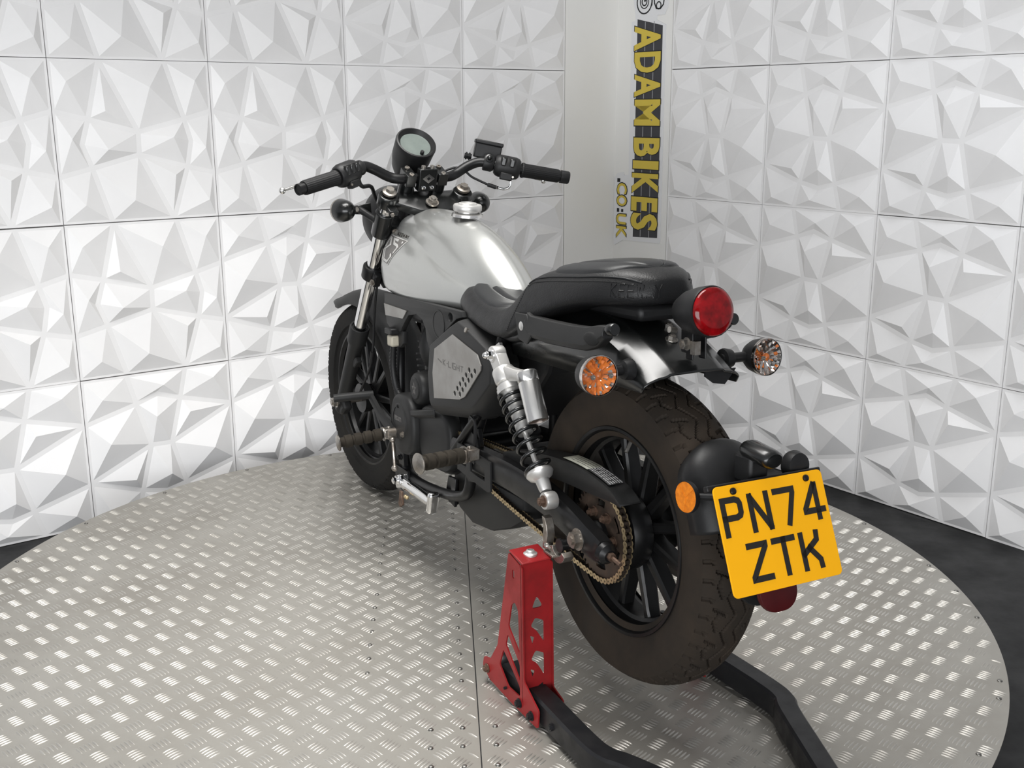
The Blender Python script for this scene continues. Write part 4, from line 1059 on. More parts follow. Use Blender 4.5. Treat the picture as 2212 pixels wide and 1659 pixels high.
# upper yoke
g = G()
for s in (1, -1):
    a = fk(.915, .11*s); g.lathe([(.017, 0), (.027, 0), (.028, .003), (.028, .030), (.026, .034), (.017, .034)], a, FD, 28)
    g.box(a+FD*.008-FN*.034, (.030, .026, .016), Matrix.Rotation(radians(-34.6), 3, 'Y'))
uyp = [(-.11, .022), (.11, .022), (.12, -.008), (.09, -.028), (.04, -.062), (-.04, -.062), (-.09, -.028), (-.12, -.008)]
g.prism([[(y, x) for y, x in uyp]], fk(.935, 0), Y, FN, .022, .002)
uy = front(g.build('upper_yoke', 'gloss', bike, smooth=35, bevel=.003))
g = G(); c = fk(.940, 0)-FN*.040; g.cyl(c, c+FD*.004, .018, 20); g.cyl(c+FD*.004, c+FD*.014, .013, 6); g.cyl(c+FD*.014, c+FD*.019, .008, 12); g.build('stem_nut', 'steel', uy, smooth=30)
for s in (1, -1):
    g = G(); p = fk(.915, .11*s)+FD*.008-FN*.050+V((0, .006*s, 0)); g.cyl(p, p-FN*.006, .0055, 6); g.cyl(p+Y*s*.012, p+Y*s*.02, .005, 10); g.build('pinch_bolt', 'steel', uy)
# indicator bracket sleeves round the fork tubes
for s in (1, -1):
    g = G(); a = fk(.835, .11*s); g.lathe([(.019, 0), (.0255, 0), (.026, .004), (.026, .075), (.019, .075)], a, FD, 28)
    g.box(fk(.85, .075*s)+FN*.012, (.05, .05, .04), Matrix.Rotation(radians(-34.6), 3, 'Y')); sl = front(g.build('fork_sleeve', 'gloss', bike, smooth=40, bevel=.003))
    g = G(); p = fk(.862, .086*s)-FN*.030; g.hexnut(p, -FN, .006, .004, .008); g.build('sleeve_screw', 'steel', sl)
# handlebar clamps
BC = V((1.044, 0, .985))
hb = [(BC.x-.004, .0, .983), (BC.x-.004, .07, .983), (1.046, .10, .990), (1.045, .140, 1.010), (1.032, .175, 1.019), (1.003, .220, 1.006), (.985, .265, .995), (.945, .375, .972), (.942, .384, .970)]
hp = smooth_path(hb, 7); full = [V((p.x, -p.y, p.z)) for p in reversed(hp[1:])]+hp
g = G(); g.tube(full, .0135, 16); bar_ = front(g.build('handlebar', 'blackpaint', bike, smooth=60))
for s in (1, -1):
    g = G(); c = V((BC.x-.004, .047*s, .983))
    g.lathe([(0, 0), (.021, 0), (.020, .05), (.019, .062), (0, .062)], c-FD*.062-FN*.0, FD, 24)
    g.box(c+FD*.004, (.048, .028, .034), Matrix.Rotation(radians(-30), 3, 'Y')); g.lathe([(0, 0), (.024, 0), (.024, .003), (0, .003)], c-FD*.064, FD, 24)
    cl = g.build('bar_clamp', 'gloss', bar_, smooth=40, bevel=.006, seg=3)
    for k in (-1, 1):
        g = G(); p = c+FD*.0215+FN*(.016*k); g.lathe([(0, 0), (.0065, 0), (.0065, .004), (.0032, .0041), (.003, .002), (0, .002)], p, FD, 14); g.build('clamp_bolt', 'steel', bar_)
# block between the clamps with diamond emblem
g = G(); c = V((BC.x-.022, 0, BC.z-.006)); RB = Matrix.Rotation(radians(-20), 3, 'Y')
g.box(c, (.020, .052, .062), RB); blk = g.build('clamp_block', 'gloss', bar_, bevel=.002)
bx_, by_, bz_ = RB @ V((1, 0, 0)), Y, RB @ V((0, 0, 1))
fo = c-bx_*.0102
g = G(); g.prism([[(-.018, .006), (-.010, .012), (0, .019), (.010, .012), (.018, .006), (.010, 0), (0, -.007), (-.010, 0)], [(-.006, .006), (0, .001), (.006, .006), (0, .011)]], fo-bx_*.001, -Y, bz_, .001); g.build('block_emblem', 'chrome', bar_, smooth=0)
for k in (-1, 1):
    g = G(); p = fo+Y*(.012*k)-bz_*.020; g.lathe([(0, .003), (.003, .003), (.006, .002), (.006, 0)], p, -bx_, 14); g.build('block_screw', 'chrome', bar_)
for k in (-1, 1): 
    g = G(); g.cyl(c+bz_*.031+Y*(.013*k), c+bz_*.038+Y*(.013*k), .006, 12); g.build('block_top_screw', 'steel', bar_)

# grips, switches, levers
def at_bar(y):
    s = 1 if y > 0 else -1; y = abs(y)
    for i in range(len(hp)-1):
        if hp[i].y <= y <= hp[i+1].y:
            t = (y-hp[i].y)/(hp[i+1].y-hp[i].y); p = hp[i].lerp(hp[i+1], t); d = (hp[i+1]-hp[i]).normalized()
            return V((p.x, s*p.y, p.z)), V((d.x, s*d.y, d.z))
    return V((hp[-1].x, s*hp[-1].y, hp[-1].z)), V((hb[-1][0]-hb[-2][0], s*(hb[-1][1]-hb[-2][1]), hb[-1][2]-hb[-2][2])).normalized()
def grip(s):
    a, d = at_bar(.272*s); b, _ = at_bar(.372*s); d = (b-a).normalized(); L = (b-a).length
    g = G(); n = 48; rings = []
    for h, r in ((0, .0195), (.004, .0205), (.01, .0185), (L-.004, .0178), (L, .0165)):
        _, e1, e2 = ortho(d)
        rings.append([a+d*h+(e1*cos(2*pi*j/n)+e2*sin(2*pi*j/n))*(r+(.0007 if j % 2 else 0)) for j in range(n)])
    g.loft(rings); gr = front(g.build('handlebar_grip', 'griprubber', bike, smooth=30)); gr['label'] = ('left' if s > 0 else 'right')+' ribbed rubber handlebar grip'
    g = G()
    if s > 0:
        g.lathe([(.0145, L), (.0145, L+.018), (.0115, L+.018), (.0115, L+.004), (0, L+.004)], a, d, 24); g.build('bare_bar_end', 'blackpaint', gr, smooth=35)
    else:
        g.lathe([(.012, L), (.012, L+.003), (.0178, L+.004), (.0178, L+.026), (.016, L+.029), (0, L+.029)], a, d, 28); g.build('bar_end_weight', 'plastic', gr, smooth=35)
    return gr
grip(1); grip(-1)
def switchgear(s):
    a, d = at_bar(.205*s); b, _ = at_bar(.268*s); d = (b-a).normalized(); L = (b-a).length
    up = (V((0, 0, 1))-d*d.z).normalized(); bk_ = d.cross(up)*(1 if s < 0 else -1)     # towards the rider
    if bk_.x > 0: bk_ = -bk_
    rings = []
    for t, k in ((0, .8), (.08, .97), (.2, 1.06), (.8, 1.06), (.93, .97), (1.0, .8)):
        rings.append([a+d*(L*t)+(up*sin(2*pi*j/20)*.0290+bk_*cos(2*pi*j/20)*.0265)*k for j in range(20)])
    g = G(); g.loft(rings); sw = front(g.build('switch_housing', 'plastic', bike, smooth=45)); sw['label'] = ('left' if s > 0 else 'right')+' handlebar switch housing'
    for k in range(3 if s > 0 else 2):
        g = G(); c = a+d*(L*(.25+.25*k if s > 0 else .30+.34*k))+bk_*.0250+up*.012
        R3 = Matrix((d, bk_, up)).transposed(); g.box(c, (.0135, .009, .023), R3); g.build('switch_button', 'gloss', sw, bevel=.003)
        g = G(); g.box(c-bk_*.0015, (.0175, .007, .029), R3); g.build('button_surround', 'darkgap', sw, bevel=.002)
    R3 = Matrix((d, bk_, up)).transposed()
    g = G(); g.box(a+d*(L*.5)+bk_*.016-up*.026, (.034, .02, .020), R3); g.build('switch_lower_block', 'plastic', sw, bevel=.003)
    g = G(); g.cyl(a+d*(L*.75)+bk_*.0262-up*.024, a+d*(L*.75)+bk_*.029-up*.024, .003, 8); g.build('switch_screw', 'steel', sw)
    # lever perch and lever on the front side
    g = G(); p, _ = at_bar(.195*s); rings = []
    g.lathe([(0, -.011), (.019, -.011), (.020, -.008), (.020, .008), (.019, .011), (0, .011)], p, d, 24)
    g.box(p-bk_*.028, (.022, .035, .018), R3); pe = g.build('lever_perch', 'plastic', sw, bevel=.003)
    piv = p-bk_*.046+d*.012
    tip = piv+d*(.212 if s > 0 else .150)+bk_*(-.006)+up*(.006 if s > 0 else -.016)
    lp = smooth_path([piv, piv+d*.03-bk_*.004, piv.lerp(tip, .5)-bk_*.004, tip], 6)
    g = G(); g.tube(lp, [.0065]*(len(lp)-2)+[.005, .0045], 10, flat=.7); g.sphere(tip, .0085, n=14, m=10); g.build('lever', 'silver', sw, smooth=60)
    return sw, a, d, up, bk_, R3
swl = switchgear(1); swr = switchgear(-1)
# mirror-thread boss and brake fluid reservoir on the right
sw, a, d, up, bk_, R3 = swr
p, _ = at_bar(-.190)
g = G(); g.lathe([(0, -.013), (.021, -.013), (.0225, -.010), (.0225, .010), (.021, .013), (0, .013)], p, d, 24); g.build('master_cylinder_clamp', 'plastic', sw, smooth=40)
g = G(); q = p+bk_*.018+up*.012; g.lathe([(.011, 0), (.011, .004), (.0075, .005), (.0075, .001)], q, bk_+up*.4, 16); g.sphere(q+(bk_+up*.4)*.006, .006, n=12, m=8); g.build('mirror_boss', 'gloss', sw, smooth=40)
q = p-bk_*.045+up*.030-d*.004
g = G(); g.box(q, (.074, .050, .040), R3); res = g.build('brake_reservoir', 'plastic', sw, bevel=.003)
g = G(); g.box(q+up*.0240, (.079, .055, .011), R3); g.build('reservoir_lid', 'plastic', sw, bevel=.003)
g = G(); qq = p-bk_*.045-d*.045+up*.008; g.cyl(qq, qq-d*.020, .008, 10); g.cyl(qq-d*.004, qq-d*.008, .011, 10); g.cyl(qq-d*.013, qq-d*.017, .011, 10); g.build('banjo_bolt', 'blackpaint', sw)
# throttle cable with metal elbow
cp = smooth_path([a+d*.052-up*.030, a+d*.053-up*.050, a+d*.040-up*.060, a+d*.022-up*.060], 6)
g = G(); g.tube(cp, .0035, 8); g.build('cable_elbow', 'chrome', sw, smooth=60)
e = cp[-1]; g = G(); g.tube([e, e-d*.006], .005, 6); g.build('cable_nut', 'chrome', sw)
g = G(); g.tube([e-d*.006, e-d*.030+up*.003], .0058, 10); g.tube(smooth_path([e-d*.030+up*.003, e-d*.075+up*.014, e-d*.13+up*.030, V((1.10, .0, .955))], 6), .0032, 8); g.build('throttle_cable', 'plastic', sw, smooth=60)
# clutch cable on the left
sw, a, d, up, bk_, R3 = swl
g = G(); g.tube(smooth_path([a-up*.022-d*.002, a-up*.045-d*.008, V((1.085, .135, .965)), V((1.14, .10, .93)), V((1.16, .06, .86))], 6), .0055, 8); g.build('clutch_cable', 'plastic', sw, smooth=60)
# ---- gauge
GA = V((-.72, 0, .70)).normalized(); GC = V((1.078, 0, 1.074)); 
g = G(); g.lathe([(r*1.30, h*1.25) for r, h in [(0, -.088), (.026, -.086), (.034, -.070), (.041, -.038), (.0425, -.010), (.0435, .0), (.0425, .004), (.0395, .005), (.0345, -.0015), (.0325, -.004), (.0, -.004)]], GC, GA, 56)
gauge = front(g.build('speedometer', 'plastic', bike, smooth=30))
g = G(); g.lathe([(.0425, -.0043), (0, -.0043)], GC, GA, 40); g.build('gauge_face', 'lcd', gauge, smooth=0)
g = G(); kp = GC+V((-.0, -.012, 0))+GA.cross(Y)*(-.0) ; dn = (V((0, 0, -1))-GA*(-GA.z)).normalized(); kp = GC+dn*.034-Y*.006; g.lathe([(.0055, -.004), (.0055, .004), (.004, .006), (0, .006)], kp, GA, 14); g.build('reset_button', 'plastic', gauge)
g = G(); g.box(GC-GA*.07+V((.03, 0, -.055)), (.05, .03, .06)); g.build('gauge_bracket', 'blackpaint', gauge, bevel=.003)
# ---- headlight
g = G(); HC = V((1.235, 0, .868)); HA = V((1, 0, -.06)).normalized()
g.lathe([(0, -.092), (.03, -.090), (.058, -.076), (.084, -.045), (.093, -.005), (.096, .02), (.093, .028), (.080, .030), (.076, .026), (0, .026)], HC, HA, 48)
hl_ = front(g.build('headlight', 'blackpaint', bike, smooth=35))
g = G(); g.lathe([(.076, .0265), (.06, .034), (.03, .040), (0, .042)], HC, HA, 40); g.build('headlight_lens', 'glass', hl_, smooth=60)
g = G(); g.lathe([(.070, .0262), (.04, .006), (.0, -.004)], HC, HA, 32); g.build('headlight_reflector', 'reflector', hl_, smooth=60)
# ---- indicators
def facets(g, c, ax, r0, r1, h0, h1, n, k, ph=0.0, only=None):
    """ring of little tilted mirror facets between radii r0 and r1."""
    ax, e1, e2 = ortho(ax)
    for i in range(n):
        if only is not None and (i*7+k) % 5 not in only: continue
        a0 = 2*pi*(i+ph)/n; a1 = 2*pi*(i+1+ph)/n; t = .0022*(1 if i % 2 else -1)
        q = [c+(e1*cos(a)+e2*sin(a))*r+ax*h for a, r, h in ((a0, r0, h0-t), (a1, r0, h0+t), (a1, r1, h1+t), (a0, r1, h1-t))]
        g.add(q, [(0, 1, 2, 3)])
def indicator(name, c, ax, arm_pts, m_in, lens_r, label, is_front):
    c = V(c); ax = V(ax).normalized(); K_ = 1.0 if is_front else 1.14
    g = G(); g.lathe([(r*K_, h) for r, h in [(0, -.052), (.010, -.050), (.020, -.042), (.027, -.028), (.0305, -.010), (.0315, .0), (.0300, .001), (0, -.030)]], c, ax, 36)
    o = g.build(name, 'gloss' if is_front else 'plastic', bike, smooth=40); o['label'] = label
    g = G(); g.tube(arm_pts, .0095, 14); g.build('stalk', 'plastic', o, smooth=50)
    am = not (label.startswith('right') or is_front)
    g = G(); g.lathe([(r*K_, h) for r, h in [(.0294, .0012), (.018, -.0042), (.0, -.0085)]], c, ax, 28); g.build('lamp_bowl', 'amber' if am else 'reflector', o, smooth=20)
    for nm, mm, sel in (('lamp_reflector', 'reflector', (0, 1, 3, 4)), ('amber_facets', 'amber', (2,))) if label.startswith('right') or is_front else (('lamp_reflector', 'reflector', (2, 4)), ('amber_facets', 'amber', (0, 1, 3))):
        g = G()
        for k, (r0, r1, h0, h1) in enumerate(((.004, .011, -.0085, -.007), (.011, .018, -.007, -.004), (.018, .024, -.004, -.001), (.024, .0292, -.001, .002))): facets(g, c, ax, r0*K_, r1*K_, h0, h1, 14+6*k, k, .3*k, sel)
        g.build(nm, mm, o, smooth=0, weld=False)
    g = G(); g.sphere(c-ax*.002, .0075, n=12, m=8); g.build('bulb', 'amber', o, smooth=60)
    g = G(); g.lathe([(r*K_, h) for r, h in [(.0312, -.002), (.0312, .006), (.029, .0085), (.02, .0115), (.010, .0128), (0, .013)]], c, ax, 40); g.build('lens', m_in, o, smooth=50)
    g = G(); g.lathe([(r*K_, h) for r, h in [(.0314, -.002), (.0318, .001), (.0314, .005), (.0300, .0055)]], c, ax, 60); g.build('lens_rim', 'reflector' if not is_front else 'steel', o, smooth=30)
    return o
for s in (1, -1):
    c = V((1.125, .208*s, .905)); ax = V((1, .12*s, 0))
    arm = smooth_path([c-ax.normalized()*.02+V((0, -.018*s, 0)), V((1.118, .160*s, .905)), fk(.872, .125*s)], 4)
    o = front(indicator('front_indicator', c, ax, arm, 'glass', .03, ('left' if s > 0 else 'right')+' front turn signal with glossy black bowl', True))
    g = G(); g.prism([[(.12, -.016), (.175, -.012), (.175, .010), (.12, .016)]], V((1.125, 0, .905)), Y*s, V((0, 0, 1)), .012); g.build('signal_bracket', 'gloss', o, bevel=.003)
    g = G(); g.hexnut(V((1.108, .172*s, .906)), V((-1, 0, 0)), .0055, .004, .007); g.build('bracket_screw', 'steel', o)
# ---- front mudguard
g = G(); rings = []
cols = [(-.064, -.030), (-.062, -.012), (-.050, .004), (-.026, .012), (0, .0145), (.026, .012), (.050, .004), (.062, -.012), (.064, -.030)]
N = 40
for i in range(N+1):
    a = radians(50+(205-50)*i/N); r = .325
    t = i/N
    if t < .12: r += .045*((.12-t)/.12)**1.5
    k = 1.0 if t > .08 else .55+.45*(t/.08)
    kz = 1.0 if t > .1 else t/.1
    rings.append([AX_F+V((cos(a)*(r+h*(.35+.65*kz)), y*k, sin(a)*(r+h*(.35+.65*kz)))) for y, h in cols])
vs = [p for r in rings for p in r]; n = len(cols); fs = [(i*n+j, i*n+j+1, (i+1)*n+j+1, (i+1)*n+j) for i in range(N) for j in range(n-1)]
g.add(vs, fs); mg = front(g.build('front_mudguard', 'cover', bike, smooth=60)); md = mg.modifiers.new('t', 'SOLIDIFY'); md.thickness = .003
g = G()
for s in (1, -1):
    g.tube([AX_F+V((-.10, .066*s, .30)), fk(.50, .09*s)-FN*.01], .008, 8)
g.build('mudguard_stay', 'blackpaint', mg)
# speedometer cable
g = G(); g.tube(smooth_path([(1.13, .05, .90), (1.15, .075, .80), (1.175, .088, .73), (1.205, .090, .655), (1.232, .090, .572), (1.25, .090, .50), (1.28, .090, .44), (1.343, .090, .375), (1.41, .080, .33)], 6), .0038, 8); sc_ = front(g.build('speedometer_cable', 'plastic', bike, smooth=60))
g = G(); g.tube([(1.255, .090, .488), (1.272, .090, .452)], .0075, 10); g.build('cable_ferrule', 'plastic', sc_)
# ---- seat
SS = [ # x, z_top, z_edge, z_bottom, half width top, half width bottom
 (.662, .722, .714, .694, .030, .034), (.645, .738, .728, .684, .066, .076), (.612, .746, .732, .678, .090, .102), (.560, .745, .728, .668, .108, .119), (.500, .733, .718, .658, .121, .130),
 (.430, .718, .708, .648, .130, .139), (.360, .714, .709, .642, .134, .144), (.310, .722, .722, .646, .134, .146), (.275, .748, .748, .660, .130, .145), (.245, .780, .776, .674, .125, .141), (.215, .803, .793, .686, .120, .137),
 (.160, .817, .800, .716, .116, .131), (.060, .827, .807, .742, .108, .120), (.000, .828, .812, .746, .096, .106), (-.040, .824, .812, .749, .078, .086), (-.068, .815, .806, .752, .058, .064), (-.084, .806, .799, .756, .040, .044), (-.088, .798, .793, .760, .030, .033)]
rings = []
for x, zt, ze, zb, wt, wb in SS:
    half = [(0, zt), (wt*.45, zt-.002), (wt*.85, ze+(zt-ze)*.35), (wt, ze-.010), ((wt+wb)/2+.004, (ze+zb)/2), (wb, zb+.014), (wb-.012, zb), (0, zb+.004)]
    rings.append([V((x, y, z)) for y, z in half]+[V((x, -y, z)) for y, z in reversed(half[1:-1])])
g = G(); g.loft(rings); seat = g.build('seat', 'leather', bike, smooth=80, sub=2)
def seat_at(x, f):
    """point on the seat top: f = fraction of the half width (signed)."""
    for i in range(len(SS)-1):
        if SS[i][0] >= x >= SS[i+1][0]:
            t = (SS[i][0]-x)/(SS[i][0]-SS[i+1][0]); a = [SS[i][k]+(SS[i+1][k]-SS[i][k])*t for k in range(6)]; break
    else: a = list(SS[-1])
    _, zt, ze, zb, wt, wb = a; q = abs(f); s = 1 if f > 0 else -1
    pts = [(0, zt), (wt*.45, zt-.002), (wt*.85, ze+(zt-ze)*.35), (wt, ze-.010), ((wt+wb)/2+.004, (ze+zb)/2), (wb, zb+.014)]
    u = q*3.0; k = min(int(u), 4); u -= k
    return V((x, s*(pts[k][0]+(pts[k+1][0]-pts[k][0])*u), pts[k][1]+(pts[k+1][1]-pts[k][1])*u))
SB = bvh_of(seat)
# piping seam along the top edge, stitches, and pads on saddle and pillion
def seat_line(xs, f, lift, r, name, m):
    for s in (1, -1):
        pts = [drop(SB, seat_at(x, s*f)+V((0, .004*s, .002)), V((0, -s, -.5)).normalized(), .0004) for x in xs]
        g = G(); g.tube(smooth_path(pts, 3), r, 8); g.build(name, m, seat, smooth=60)
lin = lambda a, b, n: [a+(b-a)*i/n for i in range(n+1)]
seat_line(lin(.235, -.07, 22), .93, -.001, .0020, 'seam_piping', 'leather_top')
g = G()
for s in (1, -1):
    P = smooth_path([drop(SB, seat_at(x, s*.97)+V((0, .004*s, -.006)), V((0, -s, -.35)).normalized(), .0002) for x in lin(.23, -.068, 22)], 5)
    for i in range(0, len(P)-1, 1): g.tube([P[i].lerp(P[i+1], .1), P[i].lerp(P[i+1], .75)], .0011, 5)
    P = [drop(SB, V((.235+.055*t**1.3, s*.14, .775-.105*t)), V((0, -s, 0)), .0003) for t in lin(0, 1, 24)]
    for i in range(len(P)-1): g.tube([P[i], P[i].lerp(P[i+1], .6)], .0012, 5)
tag(g.build('stitching', 'thread', seat, smooth=60), kind='stuff')
def pad(x0, x1, fx, name, nx=20, ny=14, h=.0065, ribs=()):
    g = G(); vs = []; 
    for i in range(nx+1):
        x = x0+(x1-x0)*i/nx; u = 2*i/nx-1
        for j in range(ny+1):
            v = 2*j/ny-1; k = fx*sqrt(max(0, 1-abs(u)**3.2))
            p = seat_at(x, v*max(k, .02)); edge = max(abs(u)**12, abs(v)**12)
            lift = h*(1-edge)
            for rb in ribs:
                if abs(v-rb) < .06: lift -= h*.85*(1-abs(v-rb)/.06)
            p = drop(SB, p, V((0, 0, -1))); vs.append(p+V((0, 0, lift-.0006)))
    n = ny+1
    g.add(vs, [(i*n+j, i*n+j+1, (i+1)*n+j+1, (i+1)*n+j) for i in range(nx) for j in range(ny)])
    return g.build(name, 'leather_top', seat, smooth=60)
pad(.615, .330, .74, 'saddle_pad', ny=56, nx=26, ribs=(-.5, 0, .5)); pad(.205, -.045, .80, 'pillion_pad', ny=56, nx=36, ribs=(-.45, .45))
# embossed lettering on the tail of the seat
g = G()
GL = {'K': [[(0, 0), (0, 1)], [(.9, 1), (.1, .5), (.9, 0)]], 'E': [[(.9, 1), (.1, 1), (.1, 0), (.9, 0)], [(.1, .5), (.8, .5)]], 'W': [[(0, 1), (.25, 0), (.5, .8), (.75, 0), (1, 1)]], 'A': [[(0, 0), (.5, 1), (1, 0)], [(.2, .35), (.8, .35)]], 'Y': [[(0, 1), (.5, .5), (1, 1)], [(.5, .5), (.5, 0)]]}
OUT_ = [(x, (wt+wb)/2+.0045) for x, zt, ze, zb, wt, wb in SS if x < .1]+[(-.090, .0)]
def rear_out(u):
    acc = [0]
    for i in range(len(OUT_)-1): acc.append(acc[-1]+sqrt((OUT_[i+1][0]-OUT_[i][0])**2+(OUT_[i+1][1]-OUT_[i][1])**2))
    d_ = u*acc[-1]
    for i in range(len(OUT_)-1):
        if acc[i] <= d_ <= acc[i+1]+1e-9:
            t = (d_-acc[i])/(acc[i+1]-acc[i]); return OUT_[i][0]+(OUT_[i+1][0]-OUT_[i][0])*t, OUT_[i][1]+(OUT_[i+1][1]-OUT_[i][1])*t
for k, ch in enumerate('KEEWAY'):
    for stg in GL[ch]:
        pts = []
        for a_, b_ in stg:
            x_, y_ = rear_out(.42+.50*(k+a_*.8)/6); nd = V((-(x_-.02), -y_, 0)).normalized(); pts.append(drop(SB, V((x_, y_, .770+.024*b_)), nd, .0002))
        g.tube(pts, .0017, 6)
g.build('embossed_lettering', 'leather', seat, smooth=60)
g = G(); g.box((.06, 0, .738), (.24, .10, .03)); g.build('seat_base', 'plastic', seat, bevel=.01)
# ---- rear mudguard
CR = smooth_path([(.36, 0, .655), (.30, 0, .690), (.22, 0, .712), (.13, 0, .722), (.04, 0, .720), (-.03, 0, .706), (-.09, 0, .683), (-.14, 0, .658), (-.168, 0, .640)], 5)
sec = [(-.106, -.070, 1), (-.105, -.040, 1), (-.098, -.016, .6), (-.080, -.003, .2), (-.064, .0, 0), (-.058, .005, 0), (-.046, .006, 0), (0, .007, 0), (.046, .006, 0), (.058, .005, 0), (.064, .0, 0), (.080, -.003, .2), (.098, -.016, .6), (.105, -.040, 1), (.106, -.070, 1)]
rings = []
for i, p in enumerate(CR):
    t = i/(len(CR)-1); d = (CR[min(i+1, len(CR)-1)]-CR[max(i-1, 0)]).normalized(); up = V((-d.z, 0, d.x)); up = -up if up.z < 0 else up
    depth = 1.0 if t < .75 else 1.0-(t-.75)/.25*.72
    dp = max(p.z-.613, .026)/max(up.z, .5)
    def hh(h): return -dp if h == -.070 else (-dp*.55 if h == -.040 else h*(1 if h > -.01 else min(1, dp/.05)))
    rings.append([p+V((0, y, 0))+up*hh(h) for y, h, k in sec])
n = len(sec); g = G(); g.add([p for r in rings for p in r], [(i*n+j, i*n+j+1, (i+1)*n+j+1, (i+1)*n+j) for i in range(len(rings)-1) for j in range(n-1)])
fender = g.build('rear_mudguard', 'gloss', bike, smooth=40); md = fender.modifiers.new('t', 'SOLIDIFY'); md.thickness = .003
g = G(); g.prism([[(.0, .0), (.07, .0), (.06, -.012), (.045, -.028), (.02, -.024), (.0, -.010)]], V((-.150, -.030, .640)), V((0, -1, 0)), V((0, 0, 1)), .004); g.build('inner_flap', 'plastic', fender, smooth=0)
# bolts on top
for x, y in ((-.045, -.026), (-.088, -.002)):
    z = [p.z for p in CR if p.x <= x][0]+.008
    g = G(); g.hexnut((x, y, z), V((-.3, 0, 1)), .008, .007, .0125); g.build('mudguard_bolt', 'steel', fender, smooth=30)
# fender struts
for s in (1, -1):
    y = .135*s
    prof = [(.205, .700, .020), (.190, .692, .022), (.12, .690, .023), (.03, .692, .022), (-.02, .695, .022), (-.06, .705, .020), (-.085, .715, .012)]
    rings = [[V((x, y+a*.012*s, z+b*h)) for a, b in ((-1, -1), (.5, -1), (1, -.5), (1, .1), (.5, 1), (-1, 1))] for x, z, h in prof]
    g = G(); g.loft(rings); stt = g.build('grab_strut', 'cover', bike, smooth=25, bevel=.002); stt['label'] = ('left' if s > 0 else 'right')+' charcoal strut beside the rear mudguard'
    g = G(); g.sphere(V((-.045, y+.010*s, .699)), .017, (1.5, .25, .75), 16, 10); g.build('strut_scoop', 'darkgap', stt, smooth=60)
    g = G(); g.lathe([(0, 0), (.011, 0), (.0115, .004), (.0115, .016), (.010, .018), (0, .018)], V((-.088, y-.002*s, .720)), V((-1, 0, .12)), 20); g.build('strut_peg', 'gloss', stt, smooth=40)
    g = G(); g.lathe([(0, 0), (.012, 0), (.011, .005), (.006, .008), (0, .008)], V((.222, y+.004*s, .690)), Y*s, 18); g.build('strut_bolt', 'castalu', stt, smooth=40)
    g = G(); g.prism([[(.25, .715), (.20, .716), (.175, .68), (.20, .655), (.235, .662)]], (0, y+.004*s+(.006 if s > 0 else .0), 0), X, V((0, 0, 1)), .006); g.build('strut_plate', 'cover', stt, bevel=.002)
# ---- tail lamp
TL_ = V((-.205, 0, .756)); TA = V((-1, 0, .10)).normalized()
g = G(); g.lathe([(0, -.092), (.014, -.090), (.028, -.078), (.038, -.055), (.0435, -.025), (.0455, .0), (.0445, .003), (.0425, .003), (.0415, .0), (.0, -.004)], TL_, TA, 48); tl = g.build('tail_lamp', 'plastic', bike, smooth=40)
g = G(); g.lathe([(.0425, -.002), (.0425, .006), (.040, .010), (.03, .0125), (.015, .014), (0, .0145)], TL_, TA, 40); g.build('red_lens', 'redlens', tl, smooth=50)
g = G(); g.lathe([(.040, .001), (.026, -.012), (.012, -.020), (0, -.021)], TL_, TA, 28); g.build('lamp_reflector', 'redcore', tl, smooth=20)
g = G(); g.box((-.150, 0, .700), (.022, .030, .045)); g.box((-.165, .014, .692), (.020, .004, .05)); g.box((-.165, -.014, .692), (.020, .004, .05)); g.build('lamp_bracket', 'blackpaint', tl, bevel=.003)
g = G(); g.hexnut((-.160, .016, .695), Y, .0095, .010, .012); g.cyl((-.130, .02, .715), (-.130, .034, .718), .006, 10); g.box((-.178, .012, .690), (.014, .012, .024)); g.build('lamp_bolt', 'steel', tl)
# ---- rear indicators
for s in (1, -1):
    c = V((-.135, .186*s, .650)); ax = V((-1, .05*s, .04))
    arm = [c-ax.normalized()*.024+V((0, -.020*s, 0)), V((-.112, .150*s, .650)), V((-.112, .120*s, .650)), V((-.112, .098*s, .650))]
    o = indicator('rear_indicator', c, ax, arm, 'glass', .0315, ('left' if s > 0 else 'right')+' rear turn signal with clear lens', False)
    g = G(); g.lathe([(0, 0), (.019, 0), (.020, .004), (.017, .018), (.011, .022), (0, .022)], V((-.112, .102*s, .650)), Y*s, 20); g.build('stalk_base', 'plastic', o, smooth=40)
    for k in (-1, 1):
        g = G(); q = c+ax.normalized()*.012+V((0, .018*k, 0)); g.lathe([(.0045, 0), (.0045, .003), (.0028, .003), (.0028, .0005), (0, .0005)], q, ax, 12); g.build('lens_screw', 'steel', o, smooth=30)
# ---- wheel hugger with number plate
g = G(); rings = []; N = 26
cols = [(-.082, -.050), (-.081, -.026), (-.074, -.006), (-.055, .008), (-.028, .016), (0, .0185), (.028, .016), (.055, .008), (.074, -.006), (.081, -.026), (.082, -.050)]
for i in range(N+1):
    t = i/N; a = radians(134+(164-134)*t); r = .328
    k = sqrt(max(0, 1-(1-min(1, t/.42))**2)) if t < .42 else 1.0     # rounded upper end
    k = max(k, .04)
    rings.append([AX_R+V((cos(a)*(r+h*k-.02*(1-k)), y*k, sin(a)*(r+h*k-.02*(1-k)))) for y, h in cols])
n = len(cols); g.add([p for r in rings for p in r], [(i*n+j, i*n+j+1, (i+1)*n+j+1, (i+1)*n+j) for i in range(N) for j in range(n-1)])
hug = g.build('wheel_hugger', 'plastic', bike, smooth=60); md = hug.modifiers.new('t', 'SOLIDIFY'); md.thickness = .003
g = G()
for s in (-1,): g.tube(smooth_path([(-.30, .078*s, .47), (-.22, .095*s, .40), (-.10, .112*s, .34)], 5), .006, 8)
g.build('hugger_stay', 'blackpaint', hug)
PLC = V((-.3953, 0, .4147)); PT = .369
